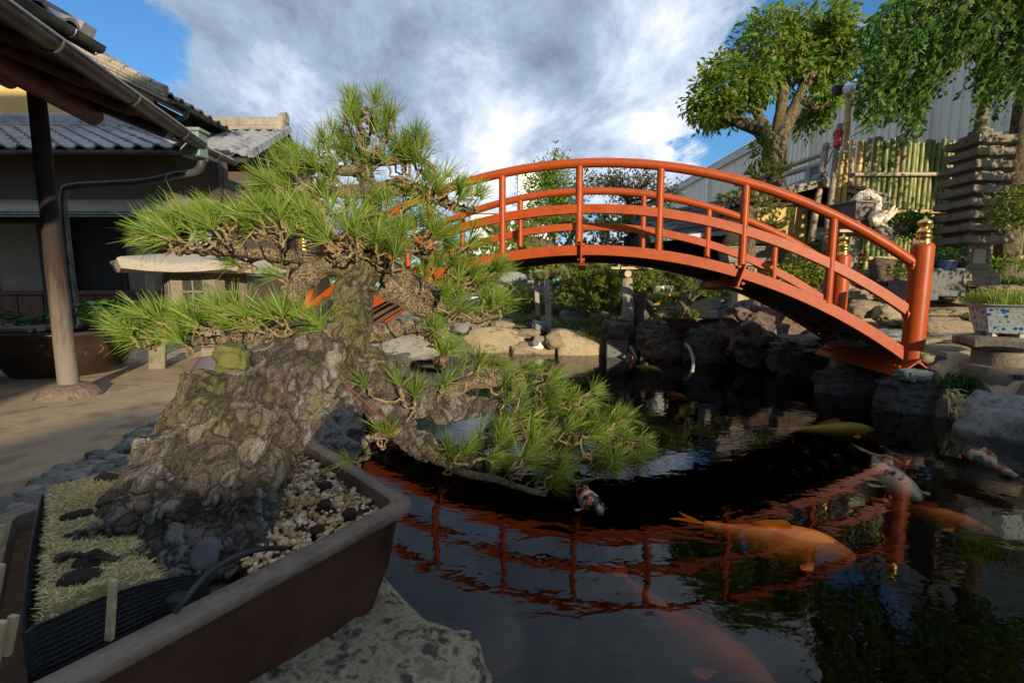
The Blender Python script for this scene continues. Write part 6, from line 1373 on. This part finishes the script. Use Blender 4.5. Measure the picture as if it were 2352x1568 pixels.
m_redwhite = koi_mat('red_white_koi', (.7,.6,.42), [(.62,.04,.02),(.02,.02,.02)], 9, .46, 8.)
m_blackyel = koi_mat('black_yellow_koi', (.6,.5,.22), [(.02,.02,.02)], 13, .52, 3.)
koi('large plain orange koi swimming just under the surface at centre right', (1965,1285), (1565,1190), .062, m_orange, bend=.03, fat=1.4)
koi('pale orange koi lying deep below the dark water at bottom centre', (1790,1600), (1400,1300), .62, m_orange, bend=.02)
koi('red black and white koi surfacing beside the lower needle pad', (1380,1180), (1318,1098), .04, m_sanke, bend=.03, fat=1.25)
koi('long dull yellow koi swimming near the dark right bank', (2008,988), (1770,985), .1, m_yellow, bend=.02, fat=.95)
koi('white koi with black specks swimming away from the right bank', (2105,1148), (1995,1035), .08, m_shiro, bend=.04, fat=.92)
koi('small black and yellow koi behind the white speckled koi', (2060,1095), (2045,1035), .12, m_blackyel, bend=.05, fat=1.2)
koi('red and white koi swimming off the right edge', (2195,1025), (2375,1115), .06, m_redwhite, bend=.03, fat=1.)
koi('brownish orange koi gliding under the white speckled koi', (2280,1222), (1950,1130), .22, m_orange, bend=.02)
koi('small far orange koi near the upright stone slab', (1515,852), (1450,838), .06, m_yellow); koi('small orange koi in the middle of the far water', (1575,915), (1520,898), .1, m_orange); koi('small orange koi in the shade below the lava boulder', (1852,930), (1805,922), .1, m_orange)
# ---------------------------------------------------------------- foreground stone, cobbles
o = link('pot_stone', rock_mesh('pot_stone', 91, 6, .45, .16, .05)); o.data.materials[0] = m_lichen; o.scale = (.5,.54,.36); o.location = (-.585,.67,.09); o.rotation_euler = (0,0,.75); tag(o, 'rough lichen covered boulder under the bonsai pot at the bottom edge', 'boulder')
o = rock((-.1,.6,.05), (.13,.16,.17), m_lichen, 'small rough stone tucked against the boulder at the bottom edge')
rn = random.Random(31); cnt = 0
for i in range(165):
    t = i/165; a = V(-1.72,1.1,0).lerp(V(-2.1,3.2,0), t); off = rn.uniform(.0,.15)
    s = rn.uniform(.02,.036); rock((a.x+off, a.y+rn.uniform(-.02,.02), .31+s*.2), (s*rn.uniform(1,1.5), s, s*.6), m_cobble, 'smooth dark cobble in the border strip between sand and pond', 'cobble', PEBBLE, group='dark cobbles of the border strip', name='cobble')
for i in range(110):
    t = i/110; a = V(-1.5,.8,0).lerp(V(-1.8,3.2,0), t); s = rn.uniform(.022,.042)
    rock((a.x+rn.uniform(-.12,.12), a.y, .3+s*.15), (s*rn.uniform(1,1.5), s, s*.6), m_cobble, 'smooth dark cobble in the border strip between sand and pond', 'cobble', PEBBLE, group='dark cobbles of the border strip', name='cobble')
for i in range(16):
    t = i/15; a = V(-1.8,5.6,0).lerp(V(-1.0,1.55,0), t); s = rn.uniform(.16,.26)
    rock((a.x-.05, a.y, .12), (s, s*1.2, s*.9), m_stone_dark, 'dark rock lining the left bank of the pond behind the bonsai', 'rock', STRATA, group='dark rocks lining the left bank')
tag(MB().tube([P(718,1000,1.9), P(716,950,1.9)], .05, 12, jit=.1).build('wooden_pile', m_greywood, sharp=60), 'short weathered wooden pile beside the back corner of the bonsai pot', 'pile')
# ---------------------------------------------------------------- unseen buildings added behind the viewer, shaped to shade the foreground
hb = thing('unseen_pavilion', 'unseen low tile roofed pavilion added behind the viewer to cast shade', 'pavilion', (6,-12,.3))
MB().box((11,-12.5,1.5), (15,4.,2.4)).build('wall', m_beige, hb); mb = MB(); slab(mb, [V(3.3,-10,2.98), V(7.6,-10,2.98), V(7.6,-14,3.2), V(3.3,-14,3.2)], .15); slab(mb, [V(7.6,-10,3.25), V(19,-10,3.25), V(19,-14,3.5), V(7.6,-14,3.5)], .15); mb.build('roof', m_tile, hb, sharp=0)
hb2 = thing('unseen_tall_house', 'unseen two storey house added behind the viewer on the left to cast shade', 'house', (-8,-13,.3))  # unseen block, raised until the left houses fall into shade
MB().box((-6.,-12.5,4.5), (17,4.5,8.4)).build('wall', m_beige, hb2); mb = MB(); slab(mb, [V(-16,-10,8.9), V(3.2,-10,8.9), V(3.2,-15,9.4), V(-16,-15,9.4)], .2); mb.build('roof', m_tile, hb2, sharp=0)
